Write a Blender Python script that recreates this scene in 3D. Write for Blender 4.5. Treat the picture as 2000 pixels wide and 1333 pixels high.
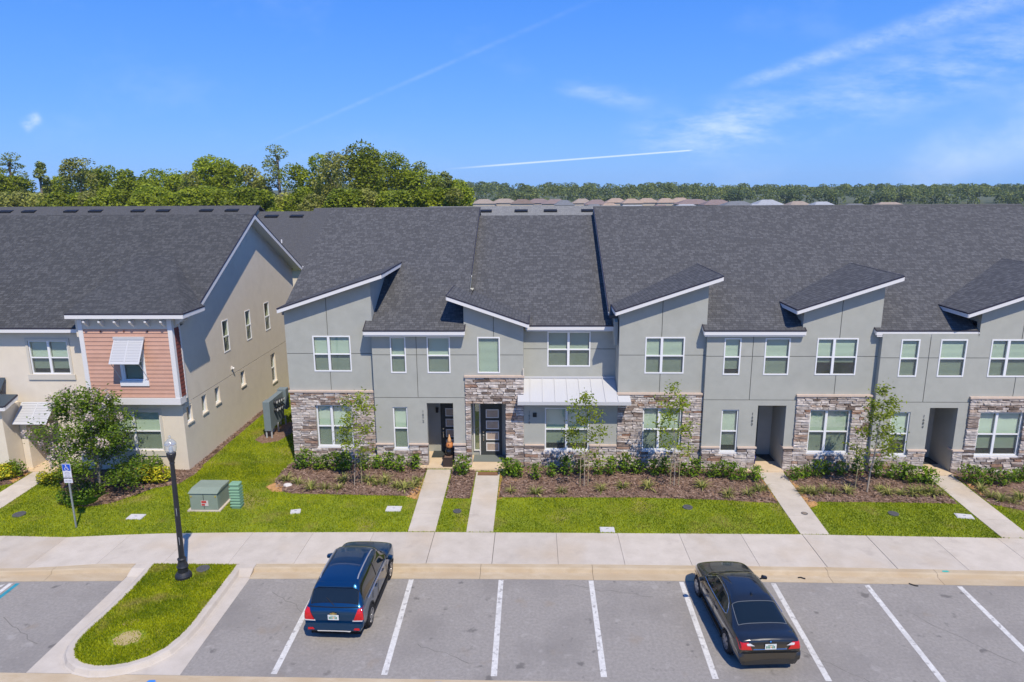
import bpy, bmesh, math, random
import numpy as np
from mathutils import Vector, Matrix, Euler
from mathutils.bvhtree import BVHTree

for o in list(bpy.data.objects): bpy.data.objects.remove(o)
S = bpy.context.scene
COL = S.collection
R = math.radians

# ------------------------------------------------------------------ camera
cd = bpy.data.cameras.new('camera'); cam = bpy.data.objects.new('camera', cd); COL.objects.link(cam)
cd.sensor_width = 36.0; cd.lens = 24.0; cd.clip_start = 0.1; cd.clip_end = 6000
_p, _y, _r = 0.22205509, -0.03188208, -0.00655762
fwd = Vector((math.sin(_y)*math.cos(_p), math.cos(_y)*math.cos(_p), -math.sin(_p)))
rt = Vector((math.cos(_y), -math.sin(_y), 0)); up = rt.cross(fwd)
r2 = math.cos(_r)*rt + math.sin(_r)*up; u2 = -math.sin(_r)*rt + math.cos(_r)*up
M = Matrix((r2, u2, -fwd)).transposed().to_4x4(); M.translation = (0, 0, 13.03)
cam.matrix_world = M
S.camera = cam
S.render.resolution_x = 1024; S.render.resolution_y = 682

# ------------------------------------------------------------------ world, sun, exposure
SUN_DIR = Vector((0.50, -1.0, 1.62)).normalized()      # towards the sun
EL = math.asin(SUN_DIR.z); AZ = math.atan2(SUN_DIR.x, SUN_DIR.y)
W = bpy.data.worlds.new('World'); S.world = W; W.use_nodes = True
SKY_K = 5.7
def sky_nodes():
    nt = W.node_tree; N = nt.nodes; L = nt.links; N.clear()
    def math_(op, a, b=None, c=None, clamp=False):
        n = N.new('ShaderNodeMath'); n.operation = op; n.use_clamp = clamp
        for i, v in enumerate((a, b, c)):
            if v is None: continue
            if isinstance(v, (int, float)): n.inputs[i].default_value = v
            else: L.new(v, n.inputs[i])
        return n.outputs[0]
    sky = N.new('ShaderNodeTexSky'); sky.sky_type = 'NISHITA'; sky.sun_disc = False
    sky.sun_elevation = EL; sky.sun_rotation = AZ; sky.altitude = 0; sky.air_density = 1.0; sky.dust_density = 0.5; sky.ozone_density = 3.0
    hs = N.new('ShaderNodeHueSaturation'); hs.inputs['Saturation'].default_value = 1.1; hs.inputs['Hue'].default_value = 0.5
    tint = N.new('ShaderNodeMix'); tint.data_type = 'RGBA'; tint.blend_type = 'MULTIPLY'; tint.inputs[0].default_value = 1.0
    tint.inputs[7].default_value = (0.88, 0.98, 1.10, 1)
    L.new(sky.outputs[0], hs.inputs['Color']); L.new(hs.outputs[0], tint.inputs[6])
    tc = N.new('ShaderNodeTexCoord'); sep = N.new('ShaderNodeSeparateXYZ'); L.new(tc.outputs['Generated'], sep.inputs[0])
    dx, dy, dz = sep.outputs
    ramp = N.new('ShaderNodeValToRGB'); L.new(dz, ramp.inputs[0]); cr = ramp.color_ramp          # clear deep blue air, paler towards the horizon
    cr.elements[0].position = 0.0; cr.elements[0].color = (.185, .45, 1.0, 1); cr.elements[1].position = .75; cr.elements[1].color = (.03, .17, .66, 1)
    for p_, c_ in ((.10, (.125, .375, 1.0)), (.30, (.045, .25, .95))): e_ = cr.elements.new(p_); e_.color = c_+(1,)
    sc_ = N.new('ShaderNodeMix'); sc_.data_type = 'RGBA'; sc_.blend_type = 'MULTIPLY'; sc_.inputs[0].default_value = 1; L.new(ramp.outputs[0], sc_.inputs[6]); sc_.inputs[7].default_value = (SKY_K, SKY_K, SKY_K, 1)
    mixs = N.new('ShaderNodeMix'); mixs.data_type = 'RGBA'; mixs.inputs[0].default_value = .86; L.new(tint.outputs[2], mixs.inputs[6]); L.new(sc_.outputs[2], mixs.inputs[7])
    yy = math_('MAXIMUM', dy, 0.15)
    a = math_('DIVIDE', dx, yy); e = math_('DIVIDE', dz, yy)      # position on a plane far in front of the houses
    front = math_('MULTIPLY', math_('SUBTRACT', dy, 0.15), 5.0, clamp=True)
    comb = N.new('ShaderNodeCombineXYZ'); L.new(a, comb.inputs[0]); L.new(e, comb.inputs[1])
    def noise(scale, detail=6, rough=.6, rot=0, sc=(1, 1, 1)):
        mp = N.new('ShaderNodeMapping'); mp.inputs['Rotation'].default_value = (0, 0, rot); mp.inputs['Scale'].default_value = sc
        n = N.new('ShaderNodeTexNoise'); n.inputs['Scale'].default_value = scale; n.inputs['Detail'].default_value = detail; n.inputs['Roughness'].default_value = rough
        L.new(comb.outputs[0], mp.inputs[0]); L.new(mp.outputs[0], n.inputs['Vector']); return n.outputs[0]
    def smooth(v, lo, hi):
        n = N.new('ShaderNodeMapRange'); n.interpolation_type = 'SMOOTHSTEP'
        n.inputs[1].default_value = lo; n.inputs[2].default_value = hi; L.new(v, n.inputs[0]); return n.outputs[0]
    def streak(p, q, w0, w1, amp, nz, fade0=.15, fade1=.15, lo=.35, hi=.75):
        (x0, y0), (x1, y1) = p, q; ln = math.hypot(x1-x0, y1-y0); ux, uy = (x1-x0)/ln, (y1-y0)/ln
        t = math_('DIVIDE', math_('ADD', math_('MULTIPLY', math_('SUBTRACT', a, x0), ux), math_('MULTIPLY', math_('SUBTRACT', e, y0), uy)), ln)
        d = math_('ABSOLUTE', math_('ADD', math_('MULTIPLY', math_('SUBTRACT', a, x0), -uy), math_('MULTIPLY', math_('SUBTRACT', e, y0), ux)))
        w = math_('ADD', math_('MULTIPLY', t, w1-w0), w0); w = math_('MAXIMUM', w, min(w0, w1)*.5)
        k = math_('SUBTRACT', 1.0, math_('DIVIDE', d, w), clamp=True); k = smooth(k, 0, 1)
        m = math_('MULTIPLY', smooth(t, 0, fade0), math_('SUBTRACT', 1.0, smooth(t, 1-fade1, 1)))
        k = math_('MULTIPLY', k, m)
        if nz is not None: k = math_('MULTIPLY', k, smooth(nz, lo, hi))
        return math_('MULTIPLY', k, amp)
    n1 = noise(9, 8, .65, .33, (1, 3.5, 1)); n2 = noise(26, 6, .7, .33, (1, 2.2, 1)); n3 = noise(5, 7, .6, -.2, (1, 1.8, 1))
    terms = [streak((-0.137, .0244), (0.227, .0488), .0022, .0016, .62, None, .3, .03),
             streak((0.25, .125), (0.83, .305), .010, .040, .36, n2, .12, .2, .15, .85),
             streak((-0.45, .035), (0.16, .275), .0035, .006, .09, n2, .3, .4, .2, .7),
             streak((0.12, .03), (0.85, .23), .05, .10, .30, n1, .25, .1, .35, .75),
             streak((0.10, .055), (0.36, .10), .04, .06, .24, n1, .3, .4, .35, .7),
             streak((0.02, .138), (0.20, .105), .012, .03, .25, n1, .2, .5, .3, .7),
             streak((0.45, .0), (0.95, .16), .05, .10, .30, n3, .3, .05, .3, .7),
             streak((-0.80, .085), (-0.772, .12), .010, .014, .45, n2, .3, .3, .25, .6),
             streak((-0.735, .085), (-0.70, .105), .014, .012, .42, n2, .3, .3, .25, .6),
             math_('MULTIPLY', smooth(n3, .5, .85), .10)]
    tot = terms[0]
    for t in terms[1:]: tot = math_('ADD', tot, t)
    tot = math_('MULTIPLY', tot, front, clamp=True)
    cl = N.new('ShaderNodeMix'); cl.data_type = 'RGBA'; L.new(tot, cl.inputs[0]); L.new(mixs.outputs[2], cl.inputs[6]); cl.inputs[7].default_value = (5.4, 6.0, 7.0, 1)
    bg = N.new('ShaderNodeBackground'); bg.inputs['Strength'].default_value = 0.14; L.new(cl.outputs[2], bg.inputs[0])
    out = N.new('ShaderNodeOutputWorld'); L.new(bg.outputs[0], out.inputs[0])
sky_nodes()
sl = bpy.data.lights.new('sun', 'SUN'); sl.energy = 3.6; sl.angle = R(0.53); sl.color = (1.0, .915, .775)
so = bpy.data.objects.new('sun', sl); COL.objects.link(so); so.rotation_euler = SUN_DIR.to_track_quat('Z', 'Y').to_euler()
V = S.view_settings; V.view_transform = 'Standard'; V.look = 'None'; V.exposure = 0.36; V.gamma = 1.0; V.use_curve_mapping = False
S.render.engine = 'CYCLES'
S.cycles.max_bounces = 4; S.cycles.diffuse_bounces = 2; S.cycles.glossy_bounces = 2; S.cycles.transparent_max_bounces = 10; S.cycles.caustics_reflective = False; S.cycles.caustics_refractive = False

# ------------------------------------------------------------------ helpers
ORG = {}
def org(o): return ORG.get(o.name, Vector((0, 0, 0))) if o else Vector((0, 0, 0))
def tag(o, label=None, cat=None, group=None, kind=None):
    if label: o['label'] = label
    if cat: o['category'] = cat
    if group: o['group'] = group
    if kind: o['kind'] = kind
    return o
def thing(name, loc, label, cat, group=None, rz=0):
    o = bpy.data.objects.new(name, None); COL.objects.link(o); o.location = loc; o.rotation_euler = (0, 0, rz); o.empty_display_size = .2
    ORG[o.name] = Vector(loc) if rz == 0 else Vector((0, 0, 0))
    return tag(o, label, cat, group)
def link_mesh(name, me, parent=None, loc=(0, 0, 0)):
    o = bpy.data.objects.new(name, me); COL.objects.link(o); o.location = loc
    if parent is not None:
        o.parent = parent; ORG[o.name] = org(parent) + Vector(loc)
    return o
def copy_tree(o, parent=None):
    c = o.copy(); COL.objects.link(c); c.parent = parent
    for ch in list(o.children): copy_tree(ch, c)
    return c

class MB:
    def __init__(s): s.v = []; s.f = []; s.m = []
    def add(s, vs, fs, m=0):
        b = len(s.v); s.v += [tuple(v) for v in vs]
        for f in fs: s.f.append(tuple(i+b for i in f)); s.m.append(m)
        return s
    def poly(s, pts, m=0): return s.add(pts, [tuple(range(len(pts)))], m)
    def box(s, x0, x1, y0, y1, z0, z1, m=0):
        return s.add([(x0,y0,z0),(x1,y0,z0),(x1,y1,z0),(x0,y1,z0),(x0,y0,z1),(x1,y0,z1),(x1,y1,z1),(x0,y1,z1)],
                     [(3,2,1,0),(4,5,6,7),(0,1,5,4),(1,2,6,5),(2,3,7,6),(3,0,4,7)], m)
    def prism(s, pts, d, m=0):                       # polygon (3-D points) pushed along d
        n = len(pts); d = Vector(d); a = [Vector(p) for p in pts]; b = [p+d for p in a]
        return s.add(a+b, [tuple(range(n))[::-1], tuple(range(n, 2*n))]+[(i, (i+1) % n, n+(i+1) % n, n+i) for i in range(n)], m)
    def tube(s, p0, p1, r0, r1=None, n=8, m=0, cap=True):
        r1 = r0 if r1 is None else r1; p0 = Vector(p0); p1 = Vector(p1); d = (p1-p0).normalized()
        a = d.orthogonal().normalized(); b = d.cross(a); vs = []
        for p, r in ((p0, r0), (p1, r1)):
            for i in range(n):
                t = 2*math.pi*i/n; vs.append(p + a*(r*math.cos(t)) + b*(r*math.sin(t)))
        fs = [(i, (i+1) % n, n+(i+1) % n, n+i) for i in range(n)]
        if cap: fs += [tuple(range(n))[::-1], tuple(range(n, 2*n))]
        return s.add(vs, fs, m)
    def path(s, pts, r, n=6, m=0):
        for a, b in zip(pts[:-1], pts[1:]): s.tube(a, b, r, r, n, m)
        return s
    def lathe(s, prof, c=(0, 0, 0), n=16, m=0, axis='z'):
        vs = []; k = len(prof)
        for r, z in prof:
            for i in range(n):
                t = 2*math.pi*i/n; p = (r*math.cos(t), r*math.sin(t), z)
                if axis == 'y': p = (p[0], p[2], p[1])
                if axis == 'x': p = (p[2], p[0], p[1])
                vs.append((c[0]+p[0], c[1]+p[1], c[2]+p[2]))
        fs = []
        for j in range(k-1):
            for i in range(n): fs.append((j*n+i, j*n+(i+1) % n, (j+1)*n+(i+1) % n, (j+1)*n+i))
        fs += [tuple(range(n))[::-1], tuple(range((k-1)*n, k*n))]
        return s.add(vs, fs, m)
    def mesh(s, name, mats, off=Vector((0, 0, 0)), smooth=False, recalc=True):
        me = bpy.data.meshes.new(name); me.from_pydata([(x-off[0], y-off[1], z-off[2]) for x, y, z in s.v], [], s.f)
        for m in (mats if isinstance(mats, (list, tuple)) else [mats]): me.materials.append(m)
        if any(s.m): me.polygons.foreach_set('material_index', s.m)
        if recalc:
            bm = bmesh.new(); bm.from_mesh(me); bmesh.ops.recalc_face_normals(bm, faces=bm.faces); bm.to_mesh(me); bm.free()
        if smooth: me.polygons.foreach_set('use_smooth', [True]*len(me.polygons))
        me.update(); return me
    def build(s, name, mats, parent=None, smooth=False, bevel=0, recalc=True):
        o = link_mesh(name, s.mesh(name, mats, org(parent), smooth, recalc), parent)
        if bevel:
            b = o.modifiers.new('bevel', 'BEVEL'); b.width = bevel; b.segments = 2; b.limit_method = 'ANGLE'
        return o

def in_poly(x, y, P):
    c = False; j = len(P)-1
    for i in range(len(P)):
        xi, yi = P[i]; xj, yj = P[j]
        if (yi > y) != (yj > y) and x < (xj-xi)*(y-yi)/(yj-yi)+xi: c = not c
        j = i
    return c
def lerp_tab(T, x):
    if x <= T[0][0]: return T[0][1]
    for (a, b), (c, d) in zip(T[:-1], T[1:]):
        if x <= c: return b+(d-b)*(x-a)/(c-a)
    return T[-1][1]

# ------------------------------------------------------------------ materials
MT = {}
def mat(name, col, rough=.8, var=0.0, vscale=4.0, bump=0.0, bscale=60.0, spec=.3, metal=0.0, col2=None, objrand=0.0, coat=0.0, stretch=None, stain=None):
    """Principled surface; var / col2 = soft mottling in world space, bump = fine relief, objrand = per-object value shift."""
    if name in MT: return MT[name]
    m = bpy.data.materials.new(name); m.use_nodes = True; N = m.node_tree.nodes; L = m.node_tree.links
    b = N['Principled BSDF']; b.inputs['Roughness'].default_value = rough; b.inputs['Metallic'].default_value = metal
    b.inputs['Specular IOR Level'].default_value = spec; b.inputs['Coat Weight'].default_value = coat; b.inputs['Coat Roughness'].default_value = .04
    c = tuple(col)+(1,); geo = N.new('ShaderNodeNewGeometry'); vec = geo.outputs['Position']
    if stretch:
        mp = N.new('ShaderNodeMapping'); mp.inputs['Scale'].default_value = stretch; L.new(vec, mp.inputs[0]); vec = mp.outputs[0]
    last = None
    if var or col2:
        n = N.new('ShaderNodeTexNoise'); n.inputs['Scale'].default_value = vscale; n.inputs['Detail'].default_value = 8; n.inputs['Roughness'].default_value = .62
        L.new(vec, n.inputs['Vector']); r = N.new('ShaderNodeValToRGB'); L.new(n.outputs[0], r.inputs[0])
        r.color_ramp.elements[0].position = .34; r.color_ramp.elements[1].position = .66
        d = tuple(col2)+(1,) if col2 else tuple(min(1, x*(1+var)) for x in col)+(1,)
        e = c if col2 else tuple(x*(1-var) for x in col)+(1,)
        r.color_ramp.elements[0].color = e; r.color_ramp.elements[1].color = d; last = r.outputs[0]
    for st_ in ([] if not stain else (stain if isinstance(stain, list) else [stain])):      # (colour, scale, low, high, amount): irregular dirt of its own
        n = N.new('ShaderNodeTexNoise'); n.inputs['Scale'].default_value = st_[1]; n.inputs['Detail'].default_value = 6; L.new(vec, n.inputs['Vector'])
        mr = N.new('ShaderNodeMapRange'); mr.inputs[1].default_value = st_[2]; mr.inputs[2].default_value = st_[3]; mr.inputs[4].default_value = st_[4] if len(st_) > 4 else .8; L.new(n.outputs[0], mr.inputs[0])
        x = N.new('ShaderNodeMix'); x.data_type = 'RGBA'; L.new(mr.outputs[0], x.inputs[0])
        if last: L.new(last, x.inputs[6])
        else: x.inputs[6].default_value = c
        x.inputs[7].default_value = tuple(st_[0])+(1,); last = x.outputs[2]
    if objrand:
        oi = N.new('ShaderNodeObjectInfo'); mr = N.new('ShaderNodeMapRange'); mr.inputs[3].default_value = 1-objrand; mr.inputs[4].default_value = 1+objrand
        L.new(oi.outputs['Random'], mr.inputs[0]); hs = N.new('ShaderNodeHueSaturation'); L.new(mr.outputs[0], hs.inputs['Value'])
        if last: L.new(last, hs.inputs['Color'])
        else: hs.inputs['Color'].default_value = c
        last = hs.outputs[0]
    if last: L.new(last, b.inputs['Base Color'])
    else: b.inputs['Base Color'].default_value = c
    if bump:
        n = N.new('ShaderNodeTexNoise'); n.inputs['Scale'].default_value = bscale; n.inputs['Detail'].default_value = 4; L.new(vec, n.inputs['Vector'])
        bp = N.new('ShaderNodeBump'); bp.inputs['Strength'].default_value = bump; bp.inputs['Distance'].default_value = .01
        L.new(n.outputs[0], bp.inputs['Height']); L.new(bp.outputs[0], b.inputs['Normal'])
    MT[name] = m; return m

def shingle(name, axis, base, light, dark, rake=1.12):
    """asphalt shingles: courses run across the slope, each tab its own tone."""
    m = bpy.data.materials.new(name); m.use_nodes = True; N = m.node_tree.nodes; L = m.node_tree.links; b = N['Principled BSDF']
    b.inputs['Roughness'].default_value = .92; b.inputs['Specular IOR Level'].default_value = .2
    g = N.new('ShaderNodeNewGeometry'); s = N.new('ShaderNodeSeparateXYZ'); L.new(g.outputs['Position'], s.inputs[0])
    c = N.new('ShaderNodeCombineXYZ'); mu = N.new('ShaderNodeMath'); mu.operation = 'MULTIPLY'; mu.inputs[1].default_value = rake
    if axis == 'y': L.new(s.outputs[0], c.inputs[0]); L.new(s.outputs[1], mu.inputs[0])
    else: L.new(s.outputs[1], c.inputs[0]); L.new(s.outputs[0], mu.inputs[0])
    L.new(mu.outputs[0], c.inputs[1])
    br = N.new('ShaderNodeTexBrick'); br.offset = .37; br.offset_frequency = 3; br.squash = .8; br.squash_frequency = 2
    br.inputs['Scale'].default_value = 1; br.inputs['Brick Width'].default_value = .22; br.inputs['Row Height'].default_value = .145
    br.inputs['Mortar Size'].default_value = .012; br.inputs['Mortar Smooth'].default_value = .6; br.inputs['Bias'].default_value = -.25
    br.inputs['Color1'].default_value = tuple(base)+(1,); br.inputs['Color2'].default_value = tuple(light)+(1,); br.inputs['Mortar'].default_value = tuple(dark)+(1,)
    L.new(c.outputs[0], br.inputs['Vector'])
    n = N.new('ShaderNodeTexNoise'); n.inputs['Scale'].default_value = 5.5; n.inputs['Detail'].default_value = 8; n.inputs['Roughness'].default_value = .75; L.new(c.outputs[0], n.inputs['Vector'])
    mr = N.new('ShaderNodeMapRange'); mr.inputs[1].default_value = .3; mr.inputs[2].default_value = .7; mr.inputs[3].default_value = .84; mr.inputs[4].default_value = 1.16; L.new(n.outputs[0], mr.inputs[0])
    x = N.new('ShaderNodeMix'); x.data_type = 'RGBA'; x.blend_type = 'MULTIPLY'; x.inputs[0].default_value = 1; L.new(br.outputs[0], x.inputs[6]); L.new(mr.outputs[0], x.inputs[7]); L.new(x.outputs[2], b.inputs['Base Color'])
    bp = N.new('ShaderNodeBump'); bp.inputs['Strength'].default_value = .35; bp.inputs['Distance'].default_value = .02; L.new(br.outputs['Fac'], bp.inputs['Height']); bp.invert = True; L.new(bp.outputs[0], b.inputs['Normal'])
    MT[name] = m; return m

def glass(name, tint, refl=.14, rough=.02, body=None, bodyfac=0):
    m = bpy.data.materials.new(name); m.use_nodes = True; N = m.node_tree.nodes; L = m.node_tree.links; N.clear()
    out = N.new('ShaderNodeOutputMaterial'); tr = N.new('ShaderNodeBsdfTransparent'); tr.inputs[0].default_value = tuple(tint)+(1,)
    gl = N.new('ShaderNodeBsdfGlossy'); gl.inputs['Roughness'].default_value = rough; gl.inputs[0].default_value = (1, 1, 1, 1)
    lw = N.new('ShaderNodeLayerWeight'); lw.inputs[0].default_value = .5; pw = N.new('ShaderNodeMath'); pw.operation = 'POWER'; pw.inputs[1].default_value = 5; L.new(lw.outputs['Facing'], pw.inputs[0]); ad = N.new('ShaderNodeMath'); ad.operation = 'MULTIPLY_ADD'; ad.inputs[1].default_value = 1-refl; ad.inputs[2].default_value = refl; ad.use_clamp = True; L.new(pw.outputs[0], ad.inputs[0])
    base = tr.outputs[0]
    if body:
        d = N.new('ShaderNodeBsdfDiffuse'); d.inputs[0].default_value = tuple(body)+(1,); mx = N.new('ShaderNodeMixShader'); mx.inputs[0].default_value = bodyfac
        L.new(tr.outputs[0], mx.inputs[1]); L.new(d.outputs[0], mx.inputs[2]); base = mx.outputs[0]
    mx = N.new('ShaderNodeMixShader'); L.new(ad.outputs[0], mx.inputs[0]); L.new(base, mx.inputs[1]); L.new(gl.outputs[0], mx.inputs[2]); L.new(mx.outputs[0], out.inputs[0])
    MT[name] = m; return m

def leafmat(name, c1, c2, trans=.35, scale=1.2, objrand=.12, rough=.5, dry=None):
    m = bpy.data.materials.new(name); m.use_nodes = True; N = m.node_tree.nodes; L = m.node_tree.links; b = N['Principled BSDF']
    b.inputs['Roughness'].default_value = rough; b.inputs['Specular IOR Level'].default_value = .25
    g = N.new('ShaderNodeNewGeometry'); n = N.new('ShaderNodeTexNoise'); n.inputs['Scale'].default_value = scale; n.inputs['Detail'].default_value = 5; L.new(g.outputs['Position'], n.inputs['Vector'])
    rnd = N.new('ShaderNodeMath'); rnd.operation = 'MULTIPLY_ADD'; rnd.inputs[1].default_value = .5; rnd.inputs[2].default_value = -.25; L.new(g.outputs['Random Per Island'], rnd.inputs[0])
    ad = N.new('ShaderNodeMath'); ad.operation = 'ADD'; L.new(n.outputs[0], ad.inputs[0]); L.new(rnd.outputs[0], ad.inputs[1])
    r = N.new('ShaderNodeValToRGB'); r.color_ramp.elements[0].position = .3; r.color_ramp.elements[1].position = .72
    r.color_ramp.elements[0].color = tuple(c1)+(1,); r.color_ramp.elements[1].color = tuple(c2)+(1,); L.new(ad.outputs[0], r.inputs[0])
    oi = N.new('ShaderNodeObjectInfo'); mr = N.new('ShaderNodeMapRange'); mr.inputs[3].default_value = 1-objrand; mr.inputs[4].default_value = 1+objrand; L.new(oi.outputs['Random'], mr.inputs[0])
    hs = N.new('ShaderNodeHueSaturation'); L.new(mr.outputs[0], hs.inputs['Value']); L.new(r.outputs[0], hs.inputs['Color'])
    if dry:                                              # thin, straw-coloured patches
        n3 = N.new('ShaderNodeTexNoise'); n3.inputs['Scale'].default_value = dry[1]; n3.inputs['Detail'].default_value = 4; L.new(g.outputs['Position'], n3.inputs['Vector'])
        m3 = N.new('ShaderNodeMapRange'); m3.inputs[1].default_value = dry[2]; m3.inputs[2].default_value = dry[3]; m3.inputs[4].default_value = .75; L.new(n3.outputs[0], m3.inputs[0])
        x3 = N.new('ShaderNodeMix'); x3.data_type = 'RGBA'; L.new(m3.outputs[0], x3.inputs[0]); L.new(r.outputs[0], x3.inputs[6]); x3.inputs[7].default_value = tuple(dry[0])+(1,); L.new(x3.outputs[2], hs.inputs['Color'])
    L.new(hs.outputs[0], b.inputs['Base Color'])
    out = N['Material Output']; t = N.new('ShaderNodeBsdfTranslucent'); L.new(hs.outputs[0], t.inputs[0]); mx = N.new('ShaderNodeMixShader'); mx.inputs[0].default_value = trans
    L.new(b.outputs[0], mx.inputs[1]); L.new(t.outputs[0], mx.inputs[2]); L.new(mx.outputs[0], out.inputs[0])
    MT[name] = m; return m

asphalt = mat('asphalt', (.262, .240, .214), .9, .10, 11, .8, 120, col2=(.335, .307, .274), stain=[((.205, .188, .170), .45, .48, .72, .6), ((.41, .38, .345), 2.6, .61, .73, .5), ((.12, .11, .10), 1.9, .64, .71, .7), ((.28, .215, .145), .8, .64, .76, .5)])
concrete = mat('concrete', (.495, .435, .360), .85, .06, 1.6, .25, 90, col2=(.57, .505, .425), stain=[((.50, .375, .235), .35, .52, .74, .5), ((.39, .335, .28), 1.7, .60, .76, .5)], objrand=.05)
concrete_tan = mat('concrete_tan', (.46, .355, .225), .88, .08, 1.8, .3, 90, col2=(.54, .44, .305), stretch=(1, 2.5, 1), stain=((.41, .285, .155), .9, .5, .75, .7), objrand=.04)
porch_conc = mat('porch_concrete', (.60, .46, .30), .85, .05, 2, .2, 90, col2=(.66, .52, .36))
joint_dark = mat('joint_filler', (.10, .09, .075), .95)
white_paint = mat('road_paint_white', (.62, .60, .56), .8, .12, 9, .2, 60, stain=[((.33, .31, .29), 6, .57, .64, .85), ((.45, .43, .40), 1.4, .5, .7, .6)])
blue_paint = mat('road_paint_blue', (.03, .26, .34), .8, .15, 7)
soil = mat('lawn_soil', (.155, .20, .012), .95, col2=(.22, .27, .016), vscale=1.2, stain=((.30, .24, .08), .55, .58, .72, .8))
earth = mat('far_ground', (.07, .09, .025), .95, col2=(.12, .12, .05), vscale=.05)
mulch_m = mat('mulch', (.13, .075, .050), .95, .3, 12, 1.0, 40, col2=(.27, .175, .125), stain=((.42, .24, .12), .8, .60, .72, .5))
sand_m = mat('bare_sand', (.50, .27, .11), .95, .12, 6, .5, 60)
grey_stucco = mat('grey_stucco', (.395, .395, .348), .92, .05, 2.2, .25, 120, col2=(.430, .430, .380), stain=((.345, .345, .305), .7, .55, .75, .5))
dark_trim = mat('dark_grey_paint', (.050, .056, .054), .6)
groove = mat('stucco_groove', (.15, .15, .130), .95)
beige_stucco = mat('beige_stucco', (.73, .64, .51), .92, .05, 2, .25, 120, col2=(.77, .68, .545), stain=((.65, .57, .45), .8, .55, .75, .5))
beige_side = beige_stucco
white_trim = mat('white_trim', (.74, .72, .70), .55)
cream_trim = mat('cream_trim', (.62, .57, .48), .6)
drip_dark = mat('drip_edge', (.035, .030, .040), .5)
white_metal = mat('white_metal', (.54, .54, .545), .35, spec=.5)
frame_white = mat('vinyl_white', (.80, .80, .80), .45)
blind_m = mat('blind_slats', (.76, .78, .72), .6)
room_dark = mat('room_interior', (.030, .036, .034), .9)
pane_m = glass('window_glass', (.82, .92, .82), .12)
screen_m = glass('insect_screen', (.86, .86, .84), .04, .6, (.10, .105, .095), .22)
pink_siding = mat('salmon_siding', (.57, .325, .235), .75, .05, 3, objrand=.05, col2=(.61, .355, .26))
stone_cap = mat('stone_cap', (.58, .46, .37), .85, .06, 5)
mortar = mat('stone_mortar', (.13, .115, .105), .95)
roof_y = shingle('shingles', 'y', (0.08, 0.08, 0.082), (0.138, 0.137, 0.138), (0.05, 0.05, 0.051))
roof_x = shingle('shingles_shed', 'x', (0.08, 0.08, 0.082), (0.138, 0.137, 0.138), (0.05, 0.05, 0.051), 1.06)
roof_l = shingle('shingles_left_house', 'y', (0.062, 0.063, 0.064), (0.11, 0.11, 0.11), (0.038, 0.039, 0.04))
roof_back = shingle('shingles_back_row', 'y', (0.085, 0.085, 0.087), (0.105, 0.104, 0.105), (0.065, 0.065, 0.067))
roof_light = shingle('shingles_light_row', 'y', (.20, .20, .195), (.26, .26, .25), (.15, .15, .145))
black_plastic = mat('black_plastic', (.012, .012, .013), .55)
def stone_mat():
    m = bpy.data.materials.new('ledge_stone'); m.use_nodes = True; N = m.node_tree.nodes; L = m.node_tree.links; b = N['Principled BSDF']; b.inputs['Roughness'].default_value = .9; b.inputs['Specular IOR Level'].default_value = .2
    oi = N.new('ShaderNodeObjectInfo'); r = N.new('ShaderNodeValToRGB'); L.new(oi.outputs['Random'], r.inputs[0]); cr = r.color_ramp
    cols = [(0, (.17, .125, .10)), (.14, (.33, .26, .22)), (.30, (.48, .41, .36)), (.48, (.58, .51, .45)), (.66, (.66, .59, .53)), (.80, (.44, .40, .38)), (.92, (.52, .40, .31)), (1, (.32, .18, .12))]
    cr.elements[0].color = cols[0][1]+(1,); cr.elements[1].color = cols[-1][1]+(1,)
    for p, c in cols[1:-1]: e = cr.elements.new(p); e.color = c+(1,)
    g = N.new('ShaderNodeNewGeometry'); n = N.new('ShaderNodeTexNoise'); n.inputs['Scale'].default_value = 6; n.inputs['Detail'].default_value = 6; L.new(g.outputs['Position'], n.inputs['Vector'])
    mr = N.new('ShaderNodeMapRange'); mr.inputs[1].default_value = .3; mr.inputs[2].default_value = .7; mr.inputs[3].default_value = .7; mr.inputs[4].default_value = 1.3; L.new(n.outputs[0], mr.inputs[0])
    x = N.new('ShaderNodeMix'); x.data_type = 'RGBA'; x.blend_type = 'MULTIPLY'; x.inputs[0].default_value = 1; L.new(r.outputs[0], x.inputs[6]); L.new(mr.outputs[0], x.inputs[7]); L.new(x.outputs[2], b.inputs['Base Color'])
    n2 = N.new('ShaderNodeTexNoise'); n2.inputs['Scale'].default_value = 35; n2.inputs['Detail'].default_value = 5; L.new(g.outputs['Position'], n2.inputs['Vector'])
    bp = N.new('ShaderNodeBump'); bp.inputs['Strength'].default_value = .7; bp.inputs['Distance'].default_value = .02; L.new(n2.outputs[0], bp.inputs['Height']); L.new(bp.outputs[0], b.inputs['Normal'])
    return m
stone_m = stone_mat()
# ------------------------------------------------------------------ ground, parking, pavements
random.seed(11)
KERB = [(-40, 20.1), (-24, 20.2), (-14, 20.5), (-9.5, 20.72), (-4, 20.84), (0, 20.88), (8, 20.88), (16, 20.80), (40, 20.7)]      # asphalt meets gutter
BACK = [(-40, 20.6), (-24, 20.75), (-17.5, 20.99), (-15.2, 21.33), (-12, 21.38), (-9.7, 21.42), (-4, 21.56), (2, 21.62), (10, 21.60), (17, 21.46), (40, 21.3)]  # kerb meets sidewalk
FAR = [(-40, 23.1), (-20, 23.2), (-17.7, 23.14), (-16.4, 23.29), (-14.5, 23.48), (-11.4, 23.63), (-3.7, 23.80), (10, 23.88), (17.5, 23.74), (40, 23.5)]          # sidewalk meets lawn
ky = lambda x: lerp_tab(KERB, x); by = lambda x: lerp_tab(BACK, x); fy = lambda x: lerp_tab(FAR, x)
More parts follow.
